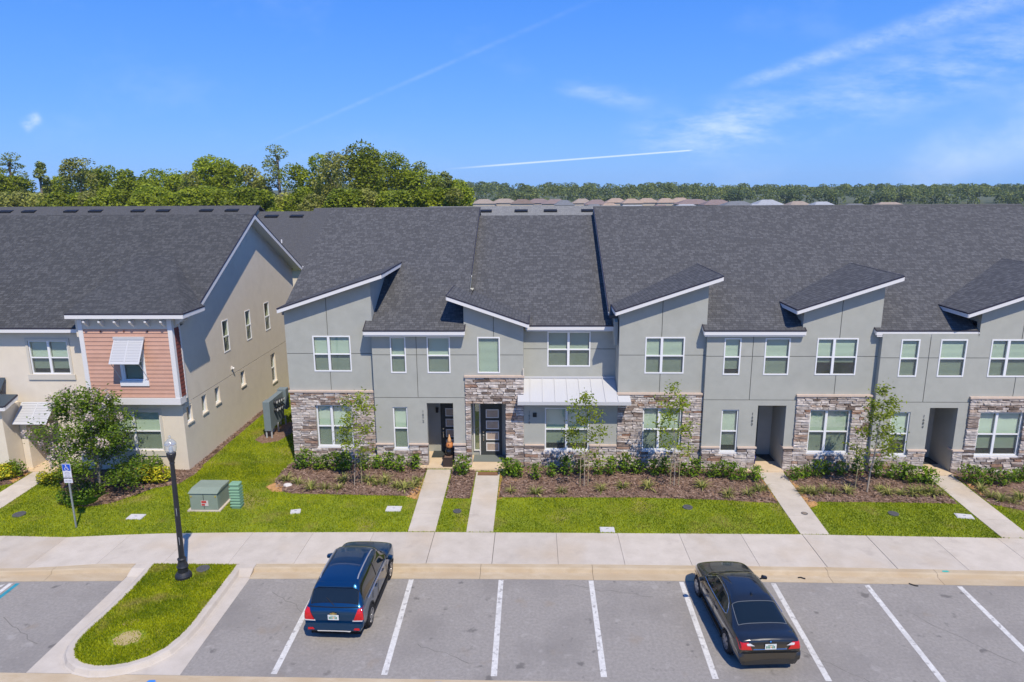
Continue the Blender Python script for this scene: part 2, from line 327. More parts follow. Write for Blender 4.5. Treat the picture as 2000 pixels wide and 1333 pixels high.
def lz(x, y): return .145 + .125*max(0, min(1, (y-23.8)/5.2)) + .008*math.sin(x*1.7)*math.sin(y*1.3)

g = MB(); g.poly([(-3000, -300, -.12), (3000, -300, -.12), (3000, 5000, -.12), (-3000, 5000, -.12)])
tag(g.build('ground', earth), kind='structure')
g = MB()
xs = [-60, -40, -32, -24, -19, -14, -9.5, -4, 0, 4, 8, 12, 16, 24, 40, 60]
for a, b in zip(xs[:-1], xs[1:]): g.add([(a, -40, 0), (b, -40, 0), (b, ky(b), 0), (a, ky(a), 0)], [(0, 1, 2, 3)])
lot = g.build('parking_lot', asphalt); tag(lot, kind='structure')
rc = random.Random(5)
for (x0, y0, x1, y1) in ((7.3, 17.6, 9.4, 15.9), (-8.6, 19.9, -6.9, 18.7), (1.0, 20.6, 3.9, 19.9), (11.6, 19.4, 13.4, 17.0), (-3.4, 17.4, -1.6, 16.6), (-16.6, 18.4, -14.6, 17.2)):
    g = MB(); n = 9; P = [(x0+(x1-x0)*k/n+rc.uniform(-.07, .07), y0+(y1-y0)*k/n+rc.uniform(-.07, .07)) for k in range(n+1)]
    for (a, b), (c, d) in zip(P[:-1], P[1:]):
        w = rc.uniform(.006, .013); L_ = math.hypot(c-a, d-b); nx, ny = -(d-b)/L_*w, (c-a)/L_*w; g.poly([(a-nx, b-ny, .003), (c-nx, d-ny, .003), (c+nx, d+ny, .003), (a+nx, b+ny, .003)])
    g.build('crack', mat('crack_fill', (.185, .17, .152), .95), lot)
tag(MB().box(-60, 60, 15.05, 15.97, -.05, .006).build('concrete_gutter_band', concrete_tan), kind='structure')

# painted lines: things lie flush on the asphalt
def paint(name, pts, m, label, group, z=.004):
    o = MB().poly([(x, y, z) for x, y in pts]).build(name, m); return tag(o, label, 'road marking', group)
SX = [(-7.2, 20.70, -7.13, 16.09), (-4.15, 20.79, -4.08, 16.12), (-1.09, 20.82, -1.07, 16.14), (1.96, 20.84, 1.93, 16.17), (5.0, 20.82, 4.94, 16.17), (8.05, 20.79, 7.96, 16.15), (11.12, 20.76, 11.0, 16.15), (14.14, 20.74, 14.02, 16.15), (17.2, 20.7, 17.05, 16.15)]
SL = ['white stall line along the left side of the blue SUV', 'white stall line just right of the blue SUV', 'white stall line, second to the right of the blue SUV', 'white stall line in the open lot, second to the left of the black sedan', 'white stall line just left of the black sedan', 'white stall line just right of the black sedan', 'white stall line, second to the right of the black sedan', 'white stall line near the right edge of the lot, third from the black sedan', 'white stall line at the far right end of the lot']
for (x0, y0, x1, y1), lb in zip(SX, SL):
    paint('stall_line', [(x0-.082, y0), (x0+.082, y0), (x1+.085, y1), (x1-.085, y1)], white_paint, lb, 'painted stall lines')
paint('blue_line', [(-17.56, 20.28), (-17.42, 20.28), (-17.42, 16.1), (-17.56, 16.1)], blue_paint, 'blue line edging the accessible parking bay at the left', 'accessible bay markings')
paint('white_line', [(-17.80, 20.28), (-17.65, 20.28), (-17.65, 16.1), (-17.80, 16.1)], white_paint, 'white line next to the blue accessible bay line', 'accessible bay markings')
for k in range(3):
    y = 20.26-k*1.3
    paint('hatch_line', [(-17.9, y), (-17.9, y-.2), (-19.4, y-1.7), (-19.4, y-1.5)], white_paint, ['slanted white hatch line nearest the kerb in the accessible aisle', 'middle slanted white hatch line of the accessible aisle', 'slanted white hatch line farthest from the kerb in the accessible aisle'][k], 'accessible bay markings')

# kerb and gutter in cast lengths
kerb = MB().box(-60, 60, 20.9, 21.0, -.2, -.1).build('kerb', concrete_tan); tag(kerb, kind='structure')
def kerb_piece(a, b):
    vs = []; n = 7; g = MB(); st = [a, (a+b)/2, b]
    for x in st:
        y0 = ky(x); y1 = by(x); w = y1-y0
        vs += [(x, y0, .0), (x, y0, .012), (x, y0+w*.56, .030), (x, y0+w*.62, .125), (x, y0+w*.70, .150), (x, y1-.006, .152), (x, y1-.006, -.04)]
    fs = []
    for i in range(2):
        for j in range(n-1): fs.append((i*n+j, (i+1)*n+j, (i+1)*n+j+1, i*n+j+1))
    fs += [tuple(range(n)), tuple(range(2*n, 3*n))[::-1]]
    g.add(vs, fs); g.build('kerb_length', concrete_tan, kerb)
KX = [-40, -36, -32.2, -28.4, -24.6, -20.6, -16.7, -14.0]
for a, b in zip(KX[:-1], KX[1:]): kerb_piece(a+.006, b-.006)
KX = [-9.72, -5.6, -1.82, 2.05, 6.0, 10.06, 13.7, 17.4, 21.2, 25, 30, 40]
for a, b in zip(KX[:-1], KX[1:]): kerb_piece(a+.006, b-.006)
# sidewalk slabs
walk = MB(); X = [-60+i*2 for i in range(61)]
for a, b in zip(X[:-1], X[1:]): walk.add([(a, by(a), .118), (b, by(b), .118), (b, fy(b), .118), (a, fy(a), .118)], [(0, 1, 2, 3)])
walk = walk.build('sidewalk', joint_dark); tag(walk, kind='structure')
def slab(pts, z0, z1, parent, m, gap=.010):
    cx = sum(p[0] for p in pts)/len(pts); cy = sum(p[1] for p in pts)/len(pts); q = []
    for x, y in pts:
        d = math.hypot(x-cx, y-cy); q.append((x-gap*(1 if x > cx else -1), y-.3*gap*(1 if y > cy else -1)))
    zt = z1 if callable(z1) else (lambda x, y: z1)
    n = len(q); vs = [(x, y, z0) for x, y in q]+[(x, y, zt(x, y)) for x, y in q]
    return MB().add(vs, [tuple(range(n))[::-1], tuple(range(n, 2*n))]+[(i, (i+1) % n, n+(i+1) % n, n+i) for i in range(n)]).build('paving_slab', m, parent, bevel=.008)
SWX = [-40+.001]+[-3.77+2.325*k for k in range(-15, 6)]+[10.15+2.37*k for k in range(0, 12)]
SWX = [x for x in SWX if x <= 40]
for a, b in zip(SWX[:-1], SWX[1:]):
    gp = .013 if (abs(a+3.77) < .05 or abs(a-10.15) < .05) else .004
    mid = (a+b)/2
    slab([(a, by(a)), (mid, by(mid)), (b, by(b)), (b, fy(b)), (mid, fy(mid)), (a, fy(a))], .09, .155, walk, concrete, gp)

# planting island with its own kerb
for a, b in ((-14.0, -13.42), (-10.34, -9.72)):
    yb_ = by((a+b)/2)-.004; MB().prism([(a+.005, yb_, -.03), (a+.005, yb_, .151), (a+.005, yb_-.28, .149), (a+.005, yb_-.62, .02), (a+.005, yb_-.62, -.03)], (b-a-.01, 0, 0)).build('kerb_length', concrete, kerb)
ISL = [(-13.38, 21.36), (-13.31, 20.82), (-13.27, 19.97), (-13.27, 18.9), (-13.31, 18.18), (-13.36, 17.56), (-13.31, 17.09), (-13.16, 16.73), (-12.91, 16.43), (-12.59, 16.23), (-12.15, 16.12), (-11.73, 16.14), (-11.29, 16.26), (-10.89, 16.51), (-10.58, 16.9), (-10.42, 17.45), (-10.36, 17.99), (-10.37, 18.9), (-10.37, 19.96), (-10.39, 21.36)]
def off(P, d):                                # outwards (list runs anticlockwise seen from above, open at the sidewalk)
    out = []
    for i, (x, y) in enumerate(P):
        a = P[max(0, i-1)]; b = P[min(len(P)-1, i+1)]; tx, ty = b[0]-a[0], b[1]-a[1]; l = math.hypot(tx, ty)
        out.append((x+d*ty/l, y-d*tx/l))
    return out
apron = MB().poly([(-14.02, 15.98, .006), (-9.70, 15.98, .006), (-9.70, 20.71, .006), (-9.72, 21.40, .006), (-14.0, 21.35, .006), (-14.0, 20.5, .006)])
ap = apron.build('island_apron', concrete); tag(ap, kind='structure')
rings = [(off(ISL, -.02), -.02), (off(ISL, -.02), .150), (off(ISL, .13), .152), (off(ISL, .19), .135), (off(ISL, .25), .03), (off(ISL, .30), .009)]
vs = []; n = len(ISL)
for P, z in rings: vs += [(x, y, z) for x, y in P]
fs = [(j*n+i, j*n+i+1, (j+1)*n+i+1, (j+1)*n+i) for j in range(len(rings)-1) for i in range(n-1)]
tag(MB().add(vs, fs).build('island_kerb', concrete, smooth=False), kind='structure')
tag(MB().poly([(x, y, .135) for x, y in ISL]).build('island_soil', soil), kind='structure')

# lawn, beds and walks
BEDS = {
 'first': [(-11.45, 27.75), (-11.1, 27.15), (-10.4, 26.9), (-9.7, 26.86), (-4.93, 26.74), (-4.95, 29.95), (-11.5, 30.2), (-11.6, 28.6)],
 'middle': [(-3.68, 26.56), (-2.66, 26.56), (-2.62, 29.4), (-3.74, 29.95)],
 'second': [(-1.46, 26.68), (1.5, 26.72), (4.5, 26.77), (7.5, 26.62), (9.7, 26.38), (10.1, 26.3), (10.16, 29.8), (-1.35, 29.9)],
 'third': [(11.28, 26.35), (11.9, 26.5), (14.5, 26.5), (17.0, 26.45), (17.42, 26.4), (17.52, 29.6), (11.46, 29.8)],
 'fourth': [(18.75, 26.4), (19.7, 25.85), (22, 25.6), (27, 25.5), (27, 29.5), (18.86, 29.5)],
 'crape': [(-21.5, 28.9), (-21.75, 28.2), (-20.9, 27.5), (-20.1, 26.4), (-19.4, 25.75), (-18.5, 25.55), (-17.7, 25.85), (-17.1, 26.6), (-16.6, 27.3), (-15.75, 27.7), (-15.5, 28.6), (-15.5, 29.6), (-21.5, 29.6)],
 'porch': [(-25.2, 27.4), (-24.2, 27.1), (-23.3, 27.6), (-23.25, 29.4), (-26.5, 29.4)],
 'wall': [(-15.95, 29.6), (-15.62, 29.6), (-15.66, 34), (-15.7, 43), (-15.95, 43)],
 'meter': [(-14.5, 33.1), (-13.9, 32.6), (-13.2, 32.9), (-12.9, 34), (-13.0, 35.6), (-13.6, 35.9), (-14.2, 34.6)]}
WALKS = [[(-4.80, 23.80), (-3.75, 23.82), (-3.78, 29.40), (-4.90, 29.40)], [(-2.56, 23.82), (-1.53, 23.83), (-1.52, 29.15), (-2.60, 29.15)],
         [(10.10, 23.88), (11.17, 23.87), (11.38, 29.55), (10.22, 29.55)], [(17.46, 23.74), (18.58, 23.73), (18.78, 29.3), (17.60, 29.3)], [(-23.10, 23.18), (-21.95, 23.18), (-22.1, 28.9), (-23.15, 28.9)]]
g = MB(); st = 1.0; gx0, gx1 = -60, 60
xs = [gx0+i*1.5 for i in range(int((gx1-gx0)/1.5)+1)]; rows = [0, .5, 1.2, 2.2, 3.4, 4.6, 5.6, 7, 9, 12, 16, 22, 30]
vs = [(x, fy(x)+.0+r, lz(x, fy(x)+r)) for r in rows for x in xs]; n = len(xs)
g.add(vs, [(j*n+i, j*n+i+1, (j+1)*n+i+1, (j+1)*n+i) for j in range(len(rows)-1) for i in range(n-1)])
tag(g.build('lawn_ground', soil, smooth=True), kind='structure')
def tri_sheet(P, name, m, dz, step=.25, rough=.02):
    x0, x1 = min(p[0] for p in P), max(p[0] for p in P); y0, y1 = min(p[1] for p in P), max(p[1] for p in P)
    bm = bmesh.new(); f = bm.faces.new([bm.verts.new((x, y, 0)) for x, y in P])
    for k in range(1, int((x1-x0)/step)): 
        bmesh.ops.bisect_plane(bm, geom=bm.verts[:]+bm.edges[:]+bm.faces[:], plane_co=(x0+k*step, 0, 0), plane_no=(1, 0, 0))
    for k in range(1, int((y1-y0)/step)):
        bmesh.ops.bisect_plane(bm, geom=bm.verts[:]+bm.edges[:]+bm.faces[:], plane_co=(0, y0+k*step, 0), plane_no=(0, 1, 0))
    for v in bm.verts:
        edge = v.is_boundary; v.co.z = lz(v.co.x, v.co.y)+(.006 if edge else dz+random.uniform(-rough, rough))
    me = bpy.data.meshes.new(name); bm.to_mesh(me); bm.free(); me.materials.append(m)
    o = link_mesh(name, me); tag(o, kind='structure'); return o
for k, P in BEDS.items(): tri_sheet(P, 'mulch_bed', mulch_m, .035)
SAND = [[(11.20, 25.9), (11.75, 26.25), (11.62, 27.6), (11.5, 28.9), (11.36, 29.0), (11.24, 27)], [(-11.75, 27.5), (-11.3, 27.05), (-10.85, 27.05), (-11.0, 27.6), (-11.5, 27.95)], [(-1.5, 26.5), (-1.32, 26.6), (-1.22, 27.6), (-1.3, 29.0), (-1.5, 29.1)], [(-5.4, 26.7), (-4.88, 26.4), (-4.84, 27.2), (-4.9, 28.5), (-5.05, 28.4)], [(10.2, 26.3), (9.95, 27.0), (10.02, 29), (10.2, 29.3)], [(-23.22, 27.7), (-23.9, 27.9), (-23.7, 28.9), (-23.2, 28.9)], [(18.84, 26.9), (19.2, 27.5), (19.15, 28.9), (18.84, 29.2)]]
for P in SAND: tri_sheet(P, 'bare_sand_patch', sand_m, .046, .15, .008)
WALKN = ['entry_walk']*5
for P in WALKS:
    w = MB().poly([(x, y, lz(x, y)-.03) for x, y in P]).build('entry_walk', joint_dark); tag(w, kind='structure')
    (ax, ay), (bx, by_), (cx, cy), (dx, dy) = P; nsl = 4
    for k in range(nsl):
        t0, t1 = k/nsl, (k+1)/nsl; L = lambda p, q, t: (p[0]+(q[0]-p[0])*t, p[1]+(q[1]-p[1])*t)
        a = L(P[0], P[3], t0); b = L(P[1], P[2], t0); c = L(P[1], P[2], t1); d = L(P[0], P[3], t1)
        slab([(a[0], a[1]+.008), (b[0], b[1]+.008), (c[0], c[1]-.004), (d[0], d[1]-.004)], .05, lambda x, y: lz(x, y)+.028, w, concrete, .0)

# grass blades
EXCL = list(BEDS.values())+WALKS
RECT = []                                   # lids and boxes keep the grass out; filled below
LIDS_W = [(-15.96, 24.75, .62, .40, 0), (-9.66, 25.28, .40, .32, .25), (-5.7, 25.58, .62, .42, 0), (2.84, 24.06, .56, .36, 0), (17.05, 25.36, .62, .36, -.2)]
LIDS_D = [(-3.08, 25.42, .17), (6.31, 25.93, .20), (14.38, 25.53, .20), (-20.85, 24.86, .24), (-11.46, 21.05, .22)]
for x, y, w, d, a in LIDS_W: RECT.append((x-w/2, x+w/2, y-d/2, y+d/2))
for x, y, r in LIDS_D: RECT.append((x-r, x+r, y-r, y+r))
RECT += [(-14.1, -12.75, 25.2, 26.5), (-12.5, -11.95, 25.45, 25.95), (-40, -15.95, 29.2, 60), (-11.6, 40, 29.9, 60)]
def grass(name, npts, sampler, ok, h=(.035, .075), w=.016, lab=''):
    rng = np.random.default_rng(5); P = []
    while len(P) < npts:
        x, y = sampler(rng)
        if ok(x, y): P.append((x, y, lz(x, y) if y > 22.5 else .135))
    P = np.array(P); n = len(P); ang = rng.uniform(0, 6.283, n); hh = rng.uniform(h[0], h[1], n); ww = w*rng.uniform(.7, 1.4, n)
    lean = rng.uniform(0, .045, n); la = rng.uniform(0, 6.283, n)
    d = np.stack([np.cos(ang)*ww, np.sin(ang)*ww, np.zeros(n)], 1)
    tip = P+np.stack([np.cos(la)*lean, np.sin(la)*lean, hh], 1)
    vs = np.stack([P-d, P+d, tip], 1).reshape(-1, 3)
    me = bpy.data.meshes.new(name); me.vertices.add(3*n); me.vertices.foreach_set('co', vs.ravel().astype(np.float32))
    me.loops.add(3*n); me.loops.foreach_set('vertex_index', np.arange(3*n, dtype=np.int32)); me.polygons.add(n)
    me.polygons.foreach_set('loop_start', np.arange(0, 3*n, 3, dtype=np.int32)); me.polygons.foreach_set('loop_total', np.full(n, 3, dtype=np.int32)); me.update(); me.validate()
    me.materials.append(grass_m); o = link_mesh(name, me); return tag(o, lab, 'grass', kind='stuff')
grass_m = leafmat('grass_blades', (.125, .190, .004), (.42, .455, .010), .25, .8, 0, dry=((.42, .34, .10), .75, .56, .72))
def lawn_ok(x, y):
    if y < fy(x)-.025: return False
    for a, b, c, d in RECT:
        if a < x < b and c < y < d: return False
    for P in EXCL:
        if in_poly(x, y, P): return False
    return True
def lawn_sample(rng):
    if rng.random() < .82: return rng.uniform(-25, 21.5), rng.uniform(23.1, 29.9)
    return rng.uniform(-15.6, -11.5), rng.uniform(28, 43)
def big_sample(rng): return lawn_sample(rng)
grass('lawn_grass', 150000, lawn_sample, lawn_ok, lab='bright green mown lawn grass between the sidewalk and the houses')
def isl_ok(x, y):
    if math.hypot(x+11.87, y-20.62) < .30: return False
    if math.hypot(x+11.46, y-21.05) < .2: return False
    d = math.hypot((x+11.95)/.55, (y-17.35)/.42)
    if d < 1 and random.random() > .25*d: return False
    return in_poly(x, y, ISL)
grass('island_grass', 34000, lambda r: (r.uniform(-13.5, -10.3), r.uniform(16.1, 21.4)), isl_ok, lab='green grass filling the kerbed parking island around the lamp post')

# loose bark chips on the beds
def chips():
    rng = np.random.default_rng(12); P = []
    keys = ['first', 'middle', 'second', 'third', 'fourth', 'crape', 'porch', 'wall']; areas = [22, 3.5, 36, 19, 12, 16, 4, 4]
    for k, a in zip(keys, areas):
        B = BEDS[k]; x0, x1 = min(p[0] for p in B), max(p[0] for p in B); y0, y1 = min(p[1] for p in B), max(p[1] for p in B); n = 0
        while n < a*170:
            x, y = rng.uniform(x0, x1), rng.uniform(y0, y1)
            if in_poly(x, y, B): P.append((x, y, lz(x, y)+.045+rng.uniform(0, .02))); n += 1
    P = np.array(P); n = len(P); a = rng.uniform(0, 6.283, n); t = np.stack([np.cos(a), np.sin(a), rng.normal(0, .25, n)], 1)*rng.uniform(.03, .085, (n, 1)); b = np.stack([-np.sin(a), np.cos(a), rng.normal(0, .5, n)], 1)*rng.uniform(.008, .02, (n, 1))
    Q = np.stack([P-t-b, P+t-b, P+t+b, P-t+b], 1); me = bpy.data.meshes.new('mulch_chips'); me.vertices.add(4*n); me.vertices.foreach_set('co', Q.reshape(-1).astype(np.float32)); me.loops.add(4*n); me.loops.foreach_set('vertex_index', np.arange(4*n, dtype=np.int32)); me.polygons.add(n)
    me.polygons.foreach_set('loop_start', np.arange(0, 4*n, 4, dtype=np.int32)); me.polygons.foreach_set('loop_total', np.full(n, 4, dtype=np.int32)); me.update(); me.validate()
    me.materials.append(leafmat('bark_chips', (.085, .045, .03), (.36, .25, .19), 0, 6, 0, .9)); tag(link_mesh('mulch_chips', me), 'brown bark mulch chips covering the planting beds', 'mulch', kind='stuff')
chips()
# ------------------------------------------------------------------ houses: generic builders
random.seed(3)
def front(Y): return lambda u, d, z: (u, Y+d, z)               # a wall facing the street
def side(X): return lambda u, d, z: (X-d, u, z)                 # a wall facing right (u runs away from the street)
def gridwall(g, xf, u0, u1, z0, z1, holes=(), hj=(), vj=(), thick=.25, jw=.015, jd=.022, m=0, mb=1, closed=True):
    """wall face with openings (u0,u1,z0,z1,depth or None) and recessed control joints; every change of depth gets its own side faces."""
    us = {u0, u1}; zs = {z0, z1}
    for h in holes: us |= {h[0], h[1]}; zs |= {h[2], h[3]}
    for z in hj: zs |= {z-jw, z+jw}
    for u in vj: us |= {u[0]-jw, u[0]+jw}; zs |= {u[1], u[2]}
    us = sorted(u for u in us if u0-1e-6 <= u <= u1+1e-6); zs = sorted(z for z in zs if z0-1e-6 <= z <= z1+1e-6)
    nu, nz = len(us)-1, len(zs)-1; D = {}
    for i in range(nu):
        for j in range(nz):
            cu, cz = (us[i]+us[i+1])/2, (zs[j]+zs[j+1])/2; d = 0.0; k = m
            for z in hj:
                if abs(cz-z) < jw: d = jd; k = 2
            for u in vj:
                if abs(cu-u[0]) < jw and u[1] < cz < u[2]: d = jd; k = 2
            for h in holes:
                if h[0] < cu < h[1] and h[2] < cz < h[3]: d = h[4]; k = mb
            D[i, j] = (d, k)
    for (i, j), (d, k) in D.items():
        a, b, c, e = us[i], us[i+1], zs[j], zs[j+1]
        if d is not None: g.poly([xf(a, d, c), xf(b, d, c), xf(b, d, e), xf(a, d, e)], k)
        for (ni, nj), (p, q) in (((i+1, j), ((b, c), (b, e))), ((i, j+1), ((a, e), (b, e)))):
            o = D.get((ni, nj))
            if o is None:
                d2 = thick if closed else d
            else: d2 = o[0]
            x0 = thick if d is None else d; x1 = thick if d2 is None else d2
            if abs(x0-x1) > 1e-6: g.poly([xf(p[0], x0, p[1]), xf(q[0], x0, q[1]), xf(q[0], x1, q[1]), xf(p[0], x1, p[1])], m)
        if closed and i == 0: x0 = thick if d is None else d; g.poly([xf(a, x0, c), xf(a, x0, e), xf(a, thick, e), xf(a, thick, c)], m)
        if closed and j == 0: x0 = thick if d is None else d; g.poly([xf(a, x0, c), xf(b, x0, c), xf(b, thick, c), xf(a, thick, c)], m)
    return g
def fbox(g, xf, u0, u1, d0, d1, z0, z1, m=0):
    P = [xf(u, d, z) for z in (z0, z1) for d in (d0, d1) for u in (u0, u1)]
    return g.add(P, [(0, 1, 3, 2), (4, 5, 7, 6), (0, 1, 5, 4), (1, 3, 7, 5), (3, 2, 6, 7), (2, 0, 4, 6)], m)
def window(house, xf, u0, u1, z0, z1, split=None, rail=True, inset=.0, fw=.055, trim=None, blind=True, screen=True, proud=.018, sill=None, mid=.49):
    """sash window: window (outer frame) > sash rail, panes, blind, insect screen."""
    g = MB(); d0, d1 = inset-proud, inset+.07
    fbox(g, xf, u0, u0+fw, d0, d1, z0, z1); fbox(g, xf, u1-fw, u1, d0, d1, z0, z1); fbox(g, xf, u0+fw, u1-fw, d0, d1, z1-fw, z1); fbox(g, xf, u0+fw, u1-fw, d0, d1, z0, z0+fw)
    cols = [(u0+fw, u1-fw)]
    if split:
        c = u0+(u1-u0)*split; fbox(g, xf, c-.055, c+.055, d0+.002, d1, z0+fw, z1-fw); cols = [(u0+fw, c-.055), (c+.055, u1-fw)]
    w = g.build('window', frame_white, house)
    if trim:
        t = MB(); tw = .11
        fbox(t, xf, u0-tw, u0, -.03, .02, z0-tw, z1+tw); fbox(t, xf, u1, u1+tw, -.03, .02, z0-tw, z1+tw); fbox(t, xf, u0, u1, -.03, .02, z1, z1+tw); fbox(t, xf, u0-tw-.08, u1+tw+.08, -.06, .02, z0-tw-.14, z0-.004)
        t.build('casing', trim, w)
    if sill:
        MBs = MB(); fbox(MBs, xf, u0-.05, u1+.05, -.05, .10, z0-.07, z0-.002); MBs.build('sill', sill, w)
    zm = z0+(z1-z0)*mid
    if rail:
        r = MB()
        for a, b in cols: fbox(r, xf, a, b, d0+.006, d1-.01, zm-.028, zm+.028)
        r.build('sash_rail', frame_white, w)
    for a, b in cols:
        parts = [(z0+fw, zm-.028), (zm+.028, z1-fw)] if rail else [(z0+fw, z1-fw)]
        for k, (c, e) in enumerate(parts):
            dd = inset+.030+(0 if k else .012)
            MB().poly([xf(a, dd, c), xf(b, dd, c), xf(b, dd, e), xf(a, dd, e)]).build('pane', pane_m, w)
            if screen and rail and k == 0:
                MB().poly([xf(a, dd-.022, c), xf(b, dd-.022, c), xf(b, dd-.022, e), xf(a, dd-.022, e)]).build('insect_screen', screen_m, w)
    if blind:
        b_ = MB(); z = z0+fw+.01+(random.choice((0, 0, 0, 0, .12, .3)) if rail else 0)*(z1-z0); tl = random.uniform(.030, .052)
        while z < z1-fw:
            for a, b in cols: b_.poly([xf(a+.01, inset+.085, z), xf(b-.01, inset+.085, z), xf(b-.01, inset+.125, z+tl), xf(a+.01, inset+.125, z+tl)])
            z += .052
        b_.build('blind', blind_m, w, recalc=False)
    return w
# ledge stones: a handful of chipped blocks shared by all
STONES = []
for k in range(9):
    bm = bmesh.new(); bmesh.ops.create_cube(bm, size=1.0); bmesh.ops.subdivide_edges(bm, edges=[e for e in bm.edges if abs((e.verts[0].co-e.verts[1].co).x) > .5], cuts=1)
    for v in bm.verts:
        v.co.y = -.5 if v.co.y < 0 else .5
        if v.co.y < 0: v.co.x *= .93; v.co.z *= .80; v.co.y += random.uniform(-.22, .30); v.co.z += random.uniform(-.12, .12); v.co.x += random.uniform(-.05, .05)
    bmesh.ops.recalc_face_normals(bm, faces=bm.faces); me = bpy.data.meshes.new('stone'); bm.to_mesh(me); bm.free(); me.materials.append(stone_m); STONES.append(me)
def stones(house, xf, u0, u1, z0, z1, holes=(), rot=0):
    g = MB(); gridwall(g, xf, u0, u1, z0, z1, [h+(None,) for h in holes], thick=.0, m=0, closed=False)
    mb = MB(); mb.v = g.v; mb.f = g.f; mb.m = [0]*len(g.f)
    off_ = [(p[0]-0, p[1], p[2]) for p in mb.v]
    mb.build('stone_backing', mortar, house)
    zs = sorted({z0, z1} | {h[2] for h in holes} | {h[3] for h in holes}); zs = [z for z in zs if z0 <= z <= z1]
    for za, zb in zip(zs[:-1], zs[1:]):
        n = max(1, round((zb-za)/.112)); cuts = [za]
        ws = [random.uniform(.7, 1.35) for _ in range(n)]; t = sum(ws)
        for w in ws: cuts.append(cuts[-1]+(zb-za)*w/t)
        for a, b in zip(cuts[:-1], cuts[1:]):
            iv = [(u0, u1)]
            for h in holes:
                if h[2] < (a+b)/2 < h[3]:
                    nv = []
                    for p, q in iv:
                        if h[0] > p: nv.append((p, min(q, h[0])))
                        if h[1] < q: nv.append((max(p, h[1]), q))
                    iv = [v for v in nv if v[1]-v[0] > .03]
            for p, q in iv:
                n2 = max(1, round((q-p)/random.uniform(.34, .50))); ws = [random.uniform(.5, 1.5) for _ in range(n2)]; t = sum(ws); x = p
                for w in ws:
                    L = (q-p)*w/t; o = link_mesh('stone', random.choice(STONES), house)
                    c = Vector(xf(x+L/2, -.028-random.uniform(0, .022), (a+b)/2)); o.location = c-org(house)
                    o.scale = (L-.010, .062, (b-a)-.010); o.rotation_euler = (0, 0, rot + (math.pi if random.random() < 0 else 0)); x += L
def house_number(house, x, Y, z, text):
    for i, ch in enumerate(text):
        c = bpy.data.curves.new('digit', 'FONT'); c.body = ch; c.size = .165; c.extrude = .010; c.align_x = 'CENTER'
        o = bpy.data.objects.new('tmp', c); COL.objects.link(o); dg = bpy.context.evaluated_depsgraph_get()
        me = bpy.data.meshes.new_from_object(o.evaluated_get(dg)); bpy.data.objects.remove(o)
        me.materials.clear(); me.materials.append(mat('number_grey', (.14, .145, .14), .6))
        n = link_mesh('house_number', me, house); n.rotation_euler = (R(90), 0, 0); n.location = Vector((x, Y-.013, z-i*.165))-org(house)
def slab_roof(house, pts, m, th=.15, name='roof'):
    """pts: top outline; thickness straight down"""
    return MB().prism(pts, (0, 0, -th)).build(name, m, house)
def fascia(parent, p, q, h=.16, th=.03, n=(0, -1, 0), drip=True):
    p = Vector(p); q = Vector(q); n = Vector(n)
    a = MB().prism([p+Vector((0, 0, -.045)), q+Vector((0, 0, -.045)), q+Vector((0, 0, -.045-h)), p+Vector((0, 0, -.045-h))], n*th)
    a.build('fascia', white_trim, parent)
    if drip: MB().prism([p+Vector((0, 0, .012)), q+Vector((0, 0, .012)), q+Vector((0, 0, -.043)), p+Vector((0, 0, -.043))], n*(th+.012)).build('drip_edge', drip_dark, parent)
def lantern(house, x, Y, z):
    g = MB(); g.box(x-.06, x+.06, Y-.10, Y-.004, z, z+.24); g.build('wall_light', black_plastic, house)
EY, EZ, RY, RZ = 29.45, 6.85, 39.73, 11.90; SLP = (RZ-EZ)/(RY-EY)
def mz(y): return EZ+SLP*(y-EY)
def my(z): return EY+(z-EZ)/SLP

def door(house, x0, x1, Y, z0, z1, hinge='r', lites=4):
    d = MB().box(x0, x1, Y-.05, Y, z0, z1).build('door', dark_trim, house)
    h = (z1-z0-.36)/lites; a, b = x0+.24, x1-.14
    for k in range(lites):
        za = z0+.22+k*h; zb = za+h-.13; f = MB()
        for (p, q, r, s) in ((a, b, za, za+.045), (a, b, zb-.045, zb), (a, a+.045, za+.045, zb-.045), (b-.045, b, za+.045, zb-.045)): f.box(p, q, Y-.075, Y-.051, r, s)
        f.build('lite_frame', white_trim, d)
        MB().box(a+.045, b-.045, Y-.064, Y-.052, za+.045, zb-.045).build('lite', lite_m, d)
    MB().lathe([(.03, 0), (.045, -.03), (.02, -.05)], (x0+.12, Y-.05, z0+1.02), 10, axis='y').build('handle', steel, d); MB().lathe([(.035, 0), (.035, -.03)], (x0+.12, Y-.05, z0+1.18), 10, axis='y').build('lock', steel, d); MB().box(x0+.105, x0+.135, Y-.10, Y-.0505, z0+.74, z0+.96).build('pull', steel, d)
    return d
lite_m = mat('frosted_lite', (.42, .33, .27), .25, .1, 5, spec=.6)
steel = mat('brushed_steel', (.55, .53, .48), .3, metal=.9)

